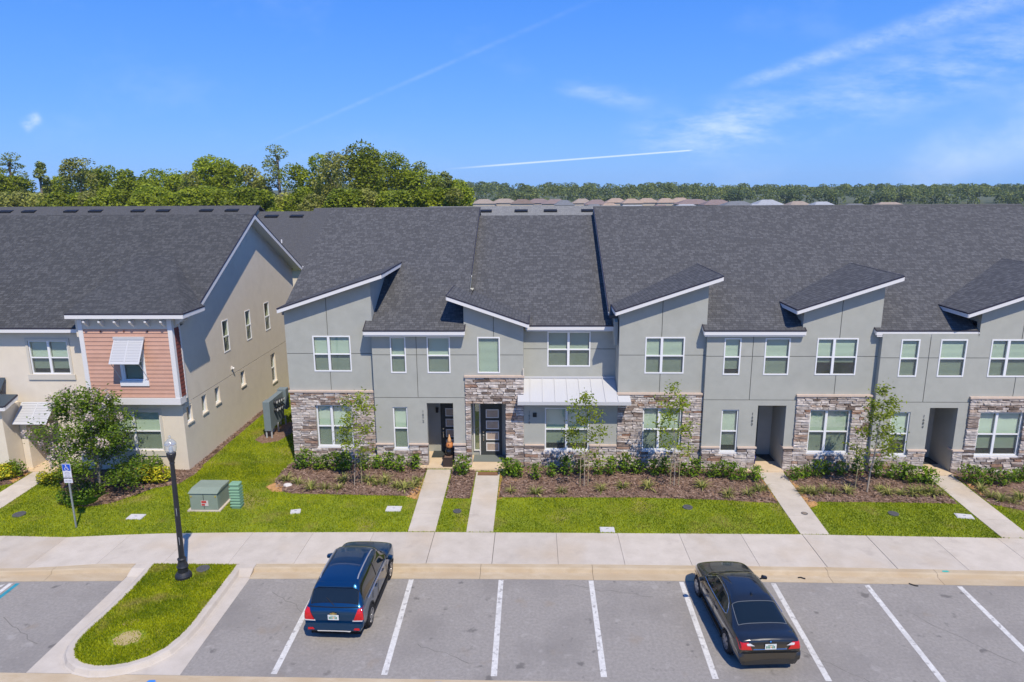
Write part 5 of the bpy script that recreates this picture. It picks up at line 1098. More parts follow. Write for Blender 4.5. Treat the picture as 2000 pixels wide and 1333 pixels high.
stake(None, 5.98, 27.92, 1.8, 'thin pale stake left of the young tree before the stone bay'); stake(None, 6.33, 27.84, 1.8, 'thin pale stake right of the young tree before the stone bay')
stake(None, 13.75, 27.5, 1.7, 'thin pale stake left of the pale trunked young tree')
twiggy('crape_myrtle', (-18.62, 26.75, lz(-18.6, 26.75)), 4.60, 1.70, 13, 14000, .135, L_crape, bark_grey, 'bushy crape myrtle with pale pink blossoms in front of the beige house', 31, trunk_r=.05, stems=4, z0=.06, blossoms=85, sub=4, spread=.36)
# ------------------------------------------------------------------ far houses beyond
HC = {'t': (.33, .265, .205), 'b': (.20, .145, .11), 'm': (.235, .175, .155), 'g': (.17, .175, .18), 'o': (.38, .28, .205), 'w': (.36, .37, .38)}
HN = {'t': 'tan roofed', 'b': 'dark brown roofed', 'm': 'reddish brown roofed', 'g': 'grey roofed', 'o': 'orange tan roofed', 'w': 'pale grey roofed'}
cream_far = mat('far_wall', (.52, .45, .36), .9)
def far_house(x, y, w, c, lb):
    H = thing('far_house', (x, y, -.1), lb, 'house', 'distant hip roofed houses'); d = 6.0; e = 4.5; t = 6.75; rl = w*.5*.35
    MB().box(x-w/2+.4, x+w/2-.4, y-d+.4, y+d-.4, -.1, e-.02).build('wall', cream_far, H)
    m = mat('far_roof_'+c, HC[c], .9, .1, .8)
    A, B, C, D_ = (x-w/2, y-d, e), (x+w/2, y-d, e), (x+w/2, y+d, e), (x-w/2, y+d, e); P, Q = (x-rl, y, t), (x+rl, y, t)
    g = MB(); g.poly([A, B, Q, P]); g.poly([B, C, Q]); g.poly([C, D_, P, Q]); g.poly([D_, A, P]); g.poly([A, B, C, D_]); g.build('roof', m, H)
    for k in (-.28, .28): MB().box(x+k*w-.6, x+k*w+.6, y-d+.36, y-d+.402, 1.4, 3.2).build('window', room_dark, H)
allh = sorted(FH+FH2); hc = {}
for x, y, w, c in allh:
    i = hc.get(c, 0); hc[c] = i+1
    far_house(x, y, w*1.18, c, 'distant %s house beyond rear roofs, %s of that colour from left' % (HN[c], ORD[i]))

# ------------------------------------------------------------------ street furniture and yard boxes
lamp_black = mat('lamp_black', (.022, .023, .027), .45, spec=.5)
clear = glass('lamp_globe', (.93, .95, .95), .10, .05, (.75, .78, .78), .16)
def lamp():
    x, y, z = -11.89, 20.55, .14; H = thing('street_lamp', (x, y, z), 'black street lamp post with clear acorn globe on the grass island', 'lamp post'); H.rotation_euler = (0, R(1.2), 0); ORG[H.name] = Vector((x, y, z))
    MB().lathe([(.27, 0), (.27, .10), (.245, .15), (.235, .17), (.16, .22), (.165, .36), (.19, .42), (.165, .47), (.13, .60), (.125, .66), (.145, .68), (.145, .71), (.105, .74)], (x, y, z), 24).build('base', lamp_black, H, smooth=False)
    p = MB().lathe([(.096, .74), (.070, 4.12)], (x, y, z), 16).build('pole', lamp_black, H)
    for k in (1.25, 2.3): MB().box(x-.012, x+.03, y-.098+.008*k, y-.080+.008*k, z+k, z+k+.28).build('pole_label', mat('label_grey', (.40, .40, .42), .6), p)
    MB().lathe([(.072, 4.12), (.085, 4.14), (.075, 4.2), (.10, 4.28), (.145, 4.42), (.150, 4.50), (.135, 4.52)], (x, y, z), 20).build('lamp_collar', lamp_black, H)
    gl = MB().lathe([(.135, 4.52), (.165, 4.58), (.185, 4.70), (.180, 4.78), (.175, 4.80)], (x, y, z), 20).build('globe', clear, H, smooth=True)
    MB().lathe([(.175, 4.80), (.190, 4.815), (.186, 4.83), (.15, 4.90), (.08, 4.97), (.03, 5.0), (.028, 5.02), (.05, 5.05), (.035, 5.09), (.01, 5.11)], (x, y, z), 20).build('globe_top', clear, H, smooth=True)
    MB().lathe([(.05, 4.50), (.055, 4.56), (.06, 4.66), (.04, 4.72), (.01, 4.73)], (x, y, z), 12).build('lamp_bulb', mat('lamp_insert', (.72, .74, .74), .4), H, smooth=True)
lamp()
def sign():
    x, y = -17.84, 23.87; z = lz(x, y); H = thing('parking_sign', (x, y, z), 'accessible parking sign on a thin metal post beside the sidewalk', 'sign')
    g = MB(); g.box(x-.03, x+.03, y-.004, y+.004, z-.1, z+2.75); g.box(x-.03, x-.024, y, y+.03, z-.1, z+2.75); g.box(x+.024, x+.03, y, y+.03, z-.1, z+2.75); g.build('post', mat('galvanised', (.30, .33, .32), .5, .1, 9, metal=.3), H)
    sw = mat('sign_white', (.66, .66, .70), .4); sb = mat('sign_blue', (.012, .085, .50), .4)
    p = MB().box(x-.165, x+.165, y-.014, y-.006, z+2.10, z+2.68).build('sign_plate', sw, H)
    MB().box(x-.150, x+.150, y-.019, y-.0145, z+2.40, z+2.66).build('blue_field', sb, p)
    yy = y-.021; s = MB()                                      # wheelchair symbol
    s.lathe([(.022, 0), (.022, -.003)], (x-.012, yy, z+2.622), 12, axis='y')
    def bar(a, b, w=.011):
        a = Vector((a[0], 0, a[1])); b = Vector((b[0], 0, b[1])); d = (b-a).normalized(); n = Vector((-d.z, 0, d.x))*w; o = Vector((x, yy, z+2.5))
        s.prism([o+a+n, o+b+n, o+b-n, o+a-n], (0, -.003, 0))
    bar((-.012, .10), (-.005, .01)); bar((-.008, .055), (.05, .055), .009); bar((-.005, .012), (.055, .012)); bar((.052, .015), (.075, -.06)); bar((.07, -.06), (.10, -.05), .008)
    for k in range(11):
        a0 = R(130+k*20); a1 = R(150+k*20); bar((.0+.065*math.cos(a0), -.02+.065*math.sin(a0)), (.065*math.cos(a1), -.02+.065*math.sin(a1)), .009)
    s.build('wheelchair_symbol', sw, p)
    MB().box(x-.15, x+.15, y-.0175, y-.0145, z+2.105, z+2.12).build('border', mat('sign_text', (.05, .05, .07), .6), p)
    for k in range(4):
        for a, b in ((-.11, -.02), (.005, .11)) if k % 2 == 0 else ((-.09, .09),): MB().box(x+a, x+b, y-.0175, y-.0145, z+2.16+k*.055, z+2.178+k*.055).build('text_line', mat('sign_text_grey', (.30, .30, .36), .6), p)
    q = MB().box(x-.165, x+.165, y-.014, y-.006, z+1.90, z+2.07).build('lower_plate', sw, H)
    for a, b in ((-.12, -.03), (.0, .12)): MB().box(x+a, x+b, y-.0175, y-.0145, z+1.965, z+2.0).build('text_line', MT['sign_text_grey'], q)
sign()
def transformer():
    H = thing('transformer_box', (-13.4, 25.8, .2), 'grey green pad mounted transformer box on the lawn', 'utility box'); gm = mat('transformer_green', (.245, .295, .230), .6, .06, 3)
    MB().box(-14.1, -12.74, 25.22, 26.5, .10, .24).build('pad', concrete, H)
    MB().box(-13.98, -12.84, 25.28, 26.40, .24, .95).build('cabinet', gm, H, bevel=.02)
    MB().prism([(-14.02, 25.24, .955), (-14.02, 26.42, .955), (-14.02, 26.42, 1.05), (-14.02, 25.62, 1.08), (-14.02, 25.24, .985)], (1.22, 0, 0)).build('lid', gm, H, bevel=.015)
    MB().box(-13.42, -13.40, 25.268, 25.279, .30, .93).build('door_seam', dark_trim, H)
    lb = MB().box(-13.52, -13.22, 25.262, 25.268, .42, .66).build('warning_label', mat('label_white', (.62, .55, .50), .6), H)
    MB().box(-13.50, -13.30, 25.257, 25.2615, .55, .65).build('red_band', mat('label_red', (.50, .06, .05), .6), lb); MB().box(-13.50, -13.36, 25.257, 25.2615, .44, .52).build('red_band', MT['label_red'], lb)
    for xx in (-13.94, -12.94): MB().box(xx, xx+.06, 25.262, 25.279, .80, .86).build('latch', mat('latch_yellow', (.42, .34, .06), .6), H)
transformer()
def pedestal():
    x, y, z = -12.22, 25.68, .18; H = thing('telecom_pedestal', (x, y, z), 'mint green ribbed telecom pedestal beside the transformer box', 'utility box'); gm = mat('pedestal_green', (.21, .37, .24), .6)
    MB().box(x-.20, x+.20, y-.17, y+.17, z-.02, z+1.0).build('body', gm, H, bevel=.05)
    MB().box(x-.215, x+.215, y-.185, y+.185, z+.99, z+1.10).build('cap', gm, H, bevel=.05)
    for k in range(7): MB().prism([(x-.215, y-.19, z+.10+k*.125), (x-.215, y-.19, z+.15+k*.125), (x-.215, y-.168, z+.17+k*.125), (x-.215, y-.168, z+.08+k*.125)], (.43, 0, 0)).build('rib', gm, H); MB().box(x+.199, x+.216, y-.18, y+.18, z+.10+k*.125, z+.155+k*.125).build('rib', gm, H)
pedestal()
def meters():
    H = thing('meter_bank', (-13.7, 34.2, .25), 'grey electric meter bank on posts in the side yard', 'meter bank'); gm = mat('meter_grey', (.19, .235, .255), .5, .05, 4)
    MB().box(-13.98, -13.62, 33.25, 33.70, .70, 2.28).build('cabinet', gm, H, bevel=.015)
    MB().box(-13.95, -13.66, 33.72, 35.3, .75, 2.25).build('meter_board', gm, H, bevel=.015)
    MB().box(-13.97, -13.50, 35.32, 35.75, 1.2, 2.35).build('cabinet', gm, H, bevel=.015)
    for j in range(4):
        for i in range(2): 
            yy = 33.98+j*.34; zz = 2.02-i*.42-j*.04
            m = MB().lathe([(.115, 0), (.115, .05), (.10, .14), (.06, .16)], (-13.655, yy, zz), 14, axis='x').build('meter', mat('meter_ring', (.03, .032, .035), .4), H)
            MB().lathe([(.085, .165), (.07, .185), (.02, .19)], (-13.655, yy, zz), 12, axis='x').build('dial', mat('meter_dial', (.55, .57, .58), .3), m)
    for yy in (33.35, 34.3, 35.4): 
        for xx in (-13.93, -13.66): MB().tube((xx, yy, .05), (xx, yy, .80), .045, .045, 8).build('post', mat('conduit', (.42, .43, .44), .6), H)
meters()
# lids set in the lawn
lid_white = mat('lid_white', (.58, .56, .55), .8, .08, 12); lid_dark = mat('lid_dark', (.095, .095, .098), .8, .2, 14)
LW = ['white rectangular valve box lid in the grass left of the lamp post', 'small white valve box lid in the grass right of the telecom pedestal', 'white rectangular valve box lid left of the first entry walk', 'white valve box lid touching the sidewalk in the long lawn', 'white valve box lid beside the right hand entry walk']
for (x, y, w, d, a), lb in zip(LIDS_W, LW):
    H = thing('valve_box', (x, y, lz(x, y)), lb, 'lid', 'white valve box lids'); H.rotation_euler = (0, 0, a); ORG[H.name] = Vector((0, 0, 0))
    MB().box(-w/2, w/2, -d/2, d/2, -.05, .045).build('rim', lid_white, H, bevel=.01); MB().box(-w/2+.04, w/2-.04, -d/2+.04, d/2-.04, .046, .058).build('lid', lid_white, H, bevel=.004); MB().box(-.05, .05, -.012, .012, .0585, .062).build('grip', lid_dark, H)
LD = ['dark round drain lid in the grass strip between the two middle walks', 'dark round drain lid in the long lawn left of the third walk', 'dark round drain lid in the lawn before the pale trunked tree', 'dark round drain lid in the lawn at the left edge', 'dark round ground box lid beside the lamp post']
for (x, y, rr_), lb in zip(LIDS_D, LD):
    z = lz(x, y) if y > 22.5 else .14; H = thing('drain_lid', (x, y, z), lb, 'lid', 'dark round drain lids'); ORG[H.name] = Vector((0, 0, 0))
    MB().lathe([(rr_, -.05), (rr_, .04), (rr_-.02, .05), (rr_-.025, .046)], (0, 0, 0), 20).build('rim', lid_dark, H); g = MB()
    for k in range(5): v = -rr_*.6+k*rr_*.3; g.box(-rr_*.6, rr_*.6, v-.012, v+.012, .047, .055)
    g.build('ribs', lid_dark, H)
MB_ = thing('walk_grate', (10.85, 25.47, lz(10.85, 25.47)+.03), 'small round drain cap set in the third entry walk', 'lid'); ORG[MB_.name] = Vector((0, 0, 0)); MB().lathe([(.13, -.02), (.13, .006), (.11, .008)], (0, 0, 0), 16).build('rim', lid_dark, MB_); MB().lathe([(.09, .0085), (.09, .012), (.02, .013)], (0, 0, 0), 12).build('cap', mat('cap_tan', (.25, .20, .15), .8), MB_)
# porch things
def planter(x, y, z, lb, w=.44, d=.5, h=.42):
    H = thing('planter_box', (x, y, z), lb, 'planter'); m = mat('planter_brown', (.050, .034, .028), .6); g = MB()
    g.box(x-w/2, x+w/2, y-d/2, y-d/2+.04, z, z+h); g.box(x-w/2, x+w/2, y+d/2-.04, y+d/2, z, z+h); g.box(x-w/2, x-w/2+.04, y-d/2+.04, y+d/2-.04, z, z+h); g.box(x+w/2-.04, x+w/2, y-d/2+.04, y+d/2-.04, z, z+h); g.box(x-w/2+.04, x+w/2-.04, y-d/2+.04, y+d/2-.04, z, z+h-.04); g.build('box', m, H)
    MB().box(x-w/2-.015, x+w/2+.015, y-d/2-.015, y-d/2+.05, z+h+.001, z+h+.03).build('rim', m, H); MB().box(x-w/2+.05, x+w/2-.05, y-d/2+.06, y+d/2-.05, z+h-.039, z+h-.015).build('soil', mulch_m, H)
    return H
planter(-3.97, 29.82, .341, 'dark brown box planter at the entry of number 1672')
pt = thing('black_pot', (-3.94, 30.0, .74), 'round glossy black pot on the brown planter at number 1672', 'pot'); ORG[pt.name] = Vector((0, 0, 0)); MB().lathe([(.10, 0), (.17, .10), (.19, .22), (.15, .32), (.13, .36), (.15, .38), (.13, .385)], (0, 0, 0), 18).build('pot', mat('gloss_black', (.012, .011, .012), .15, spec=.6), pt, smooth=True); MB().lathe([(.12, .36), (.02, .365)], (0, 0, 0), 12).build('soil', mulch_m, pt)
gn = thing('pointed_ornament', (-3.92, 30.02, 1.12), 'orange pointed garden ornament standing on the black pot', 'ornament'); ORG[gn.name] = Vector((0, 0, 0)); MB().lathe([(.10, 0), (.16, .05), (.17, .14), (.13, .26), (.10, .30)], (0, 0, 0), 16).build('body', mat('ornament_orange', (.58, .22, .07), .6, .2, 14), gn, smooth=True); MB().lathe([(.12, .26), (.08, .42), (.035, .58), (.01, .66)], (0, 0, 0), 14).build('hat', mat('ornament_peach', (.66, .36, .16), .7, .15, 14), gn, smooth=True); MB().lathe([(.034, 0), (.03, .05), (.01, .06)], (-.02, -.15, .17), 10).build('nose', mat('ornament_brown', (.25, .09, .05), .7), gn)
dm = thing('doormat', (-2.06, 28.93, lz(-2, 29)+.03), 'brown doormat on the walk of number 1676', 'doormat'); ORG[dm.name] = Vector((0, 0, 0)); MB().box(-.46, .46, -.17, .17, 0, .016).build('mat', mat('coir', (.22, .115, .06), .95, .15, 30, .8, 120), dm); MB().box(-.43, .43, -.14, .14, .0165, .021).build('pile', MT['coir'], dm)
bg_ = thing('blue_bin', (10.24, 30.25, .34), 'small navy blue bin by the shaded entry of number 1680', 'bin'); ORG[bg_.name] = Vector((0, 0, 0)); MB().lathe([(.13, 0), (.16, .3), (.175, .31), (.175, .33), (.15, .335)], (0, 0, 0), 16).build('bin_body', mat('navy', (.010, .012, .10), .5), bg_); MB().lathe([(.17, .336), (.14, .38), (.03, .40)], (0, 0, 0), 14).build('lid', MT['navy'], bg_)
planter(-22.55, 30.2, .331, 'dark planter box on the shaded porch of the beige house', .5, .45, .55)
# small litter and marks on the kerb
def scrap(x, y, z, pts, lb):
    g = MB(); g.path([(x+a, y+b, z+.02) for a, b in pts], .02, 5); tag(g.build('tyre_scrap', black_plastic), lb, 'debris', 'black scraps by the kerb')
scrap(9.10, 21.06, .03, [(-.12, .03), (-.03, .05), (.04, .0), (.10, -.03)], 'black scrap of rubber on the kerb gutter beside the black sedan')
scrap(12.65, 20.78, .0, [(-.10, .08), (-.02, .0), (.06, -.05), (.13, -.06)], 'curved black scrap of rubber at the edge of the asphalt')
def mark(x, y, z, m, lb, w=.13): 
    g = MB(); g.poly([(x-w, y-.03, z), (x+.02, y-.05, z), (x+w, y-.01, z), (x+.6*w, y+.06, z), (x-.7*w, y+.05, z)]); tag(g.build('paint_mark', m), lb, 'paint mark', 'utility paint marks')
mark(14.05, 21.40, .1565, mat('teal_mark', (.05, .42, .36), .8), 'teal paint mark on the kerb near the right edge'); mark(-10.35, 15.72, .010, mat('blue_mark', (.04, .22, .60), .8), 'blue paint mark on the concrete band below the island'); mark(-2.55, 15.82, .010, MT['blue_mark'], 'blue paint mark on the concrete band in front of the open stalls')
rk = thing('white_rock', (-10.8, 27.62, lz(-10.8, 27.6)+.03), 'pale rock at the left corner of the mulch bed', 'rock'); ORG[rk.name] = Vector((0, 0, 0))
bm = bmesh.new(); bmesh.ops.create_icosphere(bm, subdivisions=2, radius=.16)
for v in bm.verts: v.co = Vector((v.co.x*1.25, v.co.y*.9, v.co.z*.7))*(1+random.uniform(-.12, .12))
me = bpy.data.meshes.new('rock'); bm.to_mesh(me); bm.free(); me.materials.append(mat('rock_white', (.62, .57, .53), .9, .1, 12)); link_mesh('boulder', me, rk)
# dry patch in the island grass
straw = mat('dry_thatch', (.36, .27, .11), .95, .25, 22, .6, 80, col2=(.50, .40, .20))
P = [(-12.35, 17.25), (-12.2, 17.6), (-11.85, 17.72), (-11.6, 17.5), (-11.55, 17.2), (-11.85, 17.0), (-12.15, 17.02)]
tag(MB().poly([(x, y, .140) for x, y in P]).build('dry_patch', straw), kind='structure')
tag(MB().poly([(x, y, .140) for x, y in [(-12.6, 17.9), (-12.35, 18.25), (-12.0, 18.2), (-12.2, 17.9)]]).build('dry_patch', straw), kind='structure')

# ------------------------------------------------------------------ the air: thin summer haze between here and the horizon
hz = MB().box(-760, 760, -60, 900, -1.2, 26).build('haze', mat('haze_unused', (1, 1, 1)))
hm = bpy.data.materials.new('haze'); hm.use_nodes = True; hn = hm.node_tree.nodes; hn.clear(); ho = hn.new('ShaderNodeOutputMaterial'); hv = hn.new('ShaderNodeVolumePrincipled')
hv.inputs['Color'].default_value = (.72, .84, 1.0, 1); hv.inputs['Density'].default_value = .00018; hm.node_tree.links.new(hv.outputs[0], ho.inputs['Volume']); hz.data.materials.clear(); hz.data.materials.append(hm); tag(hz, 'thin bluish summer haze over the whole place', 'haze', kind='stuff')
S.cycles.volume_bounces = 0
# ------------------------------------------------------------------ cars
def car_paint(name, col, flake=.0, rough=.28):
    m = mat(name, col, rough, spec=.5, metal=flake, coat=1.0); return m
car_glass = mat('car_glass', (.008, .012, .012), .02, spec=.6)
car_glass.node_tree.nodes['Principled BSDF'].inputs['IOR'].default_value = 1.6
chrome = mat('chrome', (.72, .72, .72), .15, metal=1.0); tyre_m = mat('tyre', (.018, .018, .019), .85); rim_m = mat('alloy', (.42, .42, .44), .3, metal=.85); red_lens = mat('tail_lens', (.55, .010, .012), .12, spec=.7); clear_lens = mat('clear_lens', (.62, .60, .60), .15, spec=.7)
dark_inside = mat('car_dark', (.008, .008, .009), .9); silver_trim = mat('silver_trim', (.48, .48, .48), .35, metal=.6); plate_white = mat('plate_white', (.66, .68, .66), .5); plate_green = mat('plate_green', (.05, .22, .12), .6); plate_orange = mat('plate_orange', (.72, .28, .03), .6); gold = mat('gold_emblem', (.58, .42, .14), .3, metal=.7)
def cage_to_parts(H, stations, profile_n, mats_of, paint, level=2):
    """stations: list of (y, [(x,z)...]) rear to front, half profiles bottom to centre line. mats_of(i,j) gives the region of a cell."""
    bm = bmesh.new(); n = profile_n; grid = []
    for y, pr in stations:
        row = [bm.verts.new((x, y+(pr[k][2] if len(pr[k]) > 2 else 0), z)) for k, (x, z) in enumerate([(p[0], p[1]) for p in pr])]
        row += [bm.verts.new((-pr[k][0], y+(pr[k][2] if len(pr[k]) > 2 else 0), pr[k][1])) for k in range(n-2, -1, -1)]
        grid.append(row)
    W_ = 2*n-1; regs = []
    for i in range(len(grid)-1):
        for j in range(W_-1):
            f = bm.faces.new((grid[i][j], grid[i][j+1], grid[i+1][j+1], grid[i+1][j])); jj = j if j < n-1 else W_-2-j
            f.material_index = mats_of(i, jj)
    for row, rev in ((grid[0], False), (grid[-1], True)):
        for j in range(n-1):
            q = [row[j], row[j+1], row[W_-2-j], row[W_-1-j]]; q = list(dict.fromkeys(q))
            if len(q) >= 3: f = bm.faces.new(q); f.material_index = 0
    bmesh.ops.recalc_face_normals(bm, faces=bm.faces)
    me = bpy.data.meshes.new('cage'); bm.to_mesh(me); bm.free(); o = bpy.data.objects.new('cage', me); COL.objects.link(o)
    s = o.modifiers.new('s', 'SUBSURF'); s.levels = level; s.render_levels = level
    dg = bpy.context.evaluated_depsgraph_get(); me2 = bpy.data.meshes.new_from_object(o.evaluated_get(dg)); bpy.data.objects.remove(o)
    return me2
def split_mesh(me, pred, name, m, parent, smooth=True):
    vs = [v.co for v in me.vertices]; fs = [p for p in me.polygons if pred(p)]
    if not fs: return None
    used = {}; V_ = []; F = []
    for p in fs:
        f = []
        for i in p.vertices:
            if i not in used: used[i] = len(V_); V_.append(tuple(vs[i]))
            f.append(used[i])
        F.append(f)
    m2 = bpy.data.meshes.new(name); m2.from_pydata(V_, [], F); m2.materials.append(m); m2.polygons.foreach_set('use_smooth', [smooth]*len(F)); m2.update()
    return link_mesh(name, m2, parent)
def decal(bvh, pts, dir_, off_, th, name, m, parent, n=6):
    """a patch with corner points pts (4, in order) dropped along dir_ onto the body and given thickness"""
    d = Vector(dir_); A, B, C, D_ = [Vector(p) for p in pts]; V_ = []; 
    for i in range(n+1):
        for j in range(n+1):
            u, v = i/n, j/n; p = A.lerp(B, u).lerp(D_.lerp(C, u), v); h = bvh.ray_cast(p, d); q = 0
            while not h[0] and q < 20: p = Vector((p.x*.985, p.y, p.z)); h = bvh.ray_cast(p, d); q += 1
            q = 0; p0 = A.lerp(B, u).lerp(D_.lerp(C, u), v)
            while not h[0] and q < 30: h = bvh.ray_cast(Vector((p0.x*.93, p0.y, p0.z+.012*q)), d); q += 1; h = (Vector((p0.x, h[0].y, p0.z)),) if h[0] else h
            V_.append((h[0] if h[0] else p)-d*off_)
    F = [(i*(n+1)+j, (i+1)*(n+1)+j, (i+1)*(n+1)+j+1, i*(n+1)+j+1) for i in range(n) for j in range(n)]
    k = len(V_); V2 = V_+[p-d*th for p in V_]; F2 = F+[tuple(x+k for x in f) for f in F]
    rim = [i*(n+1) for i in range(n+1)]+[n*(n+1)+j for j in range(1, n+1)]+[i*(n+1)+n for i in range(n-1, -1, -1)]+[j for j in range(n-1, 0, -1)]
    for a, b in zip(rim, rim[1:]+rim[:1]): F2.append((a, b, b+k, a+k))
    g = MB(); g.add(V2, F2); return g.build(name, m, parent, smooth=False)
def wheel(H, x, y, r, w, sgn, spokes=5, nm='wheel'):
    t = MB().lathe([(r*.62, -w/2), (r*.95, -w/2), (r, -w*.35), (r, w*.35), (r*.95, w/2), (r*.62, w/2)], (x, y, r), 28, axis='x').build('wheel', tyre_m, H, smooth=False)
    xo = x+sgn*w*.46
    MB().lathe([(r*.66, -.01*sgn), (r*.66, .015*sgn), (r*.60, .012*sgn), (r*.58, -.05*sgn)], (xo, y, r), 24, axis='x').build('rim', rim_m, t)
    MB().lathe([(r*.60, -.05*sgn), (.02, -.05*sgn)], (xo, y, r), 20, axis='x').build('brake_disc', dark_inside, t)
    for k in range(spokes):
        a = 2*math.pi*k/spokes+.3; c, s_ = math.cos(a), math.sin(a); g = MB()
        q = [Vector((xo, y+c*rr1-s_*ww, r+s_*rr1+c*ww)) for rr1, ww in ((.03, -.035), (r*.61, -.05), (r*.61, .05), (.03, .035))]; g.prism(q, (sgn*.018, 0, 0)); g.build('spoke', rim_m, t)
    MB().lathe([(.05, 0), (.05, .025*sgn), (.02, .03*sgn)], (xo, y, r), 12, axis='x').build('hub', rim_m, t)
    return t
def arches(me, axles, r, xmin):
    def inside(p):
        c = p.center
        return abs(c.x) > xmin and any((c.y-ay)**2+(c.z-az)**2 < r*r for ay, az in axles)
    return inside
def arch_ring(H, x, sgn, ay, az, r, m, bvh, rad=.022, n=18):
    pts = []
    for k in range(n+1):
        a = R(-12+204*k/n); p = Vector((sgn*1.3, ay+r*math.cos(a), az+r*math.sin(a))); h = bvh.ray_cast(p, Vector((-sgn, 0, 0)))
        pts.append(Vector(((h[0].x if h[0] and abs(h[0].x) > .6 else sgn*x)-sgn*.004, p.y, p.z)))
    MB().path(pts, rad, 6).build('wheel_arch', m, H, smooth=True)
    MB().lathe([(r-.005, 0), (r-.005, -sgn*.34), (.05, -sgn*.34)], (sgn*(x-.06), ay, az), 20, axis='x').build('wheel_well', dark_inside, H)
def seal(glass_o, m, r=.010):
    me = glass_o.data; cnt_ = {}
    for p in me.polygons:
        vs = list(p.vertices)
        for a, b in zip(vs, vs[1:]+vs[:1]): k = (min(a, b), max(a, b)); cnt_[k] = cnt_.get(k, 0)+1
    g = MB()
    for (a, b), c in cnt_.items():
        if c == 1: g.tube(me.vertices[a].co, me.vertices[b].co, r, r, 4, cap=False)
    return g.build('window_seal', m, glass_o)
seal_m = mat('window_seal', (.16, .17, .17), .35)
def plate(H, y, z, w=.32, h=.16, tilt=0):
    p = MB().box(-w/2, w/2, y-.012, y, z-h/2, z+h/2).build('licence_plate', plate_white, H); 
    for a in (-.115, -.075, -.035+.0, .055, .095): MB().box(a-.012+.0, a+.014, y-.0155, y-.0125, z-.045, z+.025).build('character', plate_green, p)
    MB().lathe([(.022, 0), (.022, -.003)], (.012, y-.0125, z-.005), 10, axis='y').build('orange_motif', plate_orange, p); MB().box(-.08, .08, y-.0155, y-.0125, z+.045, z+.06).build('plate_header', plate_green, p)
    return p

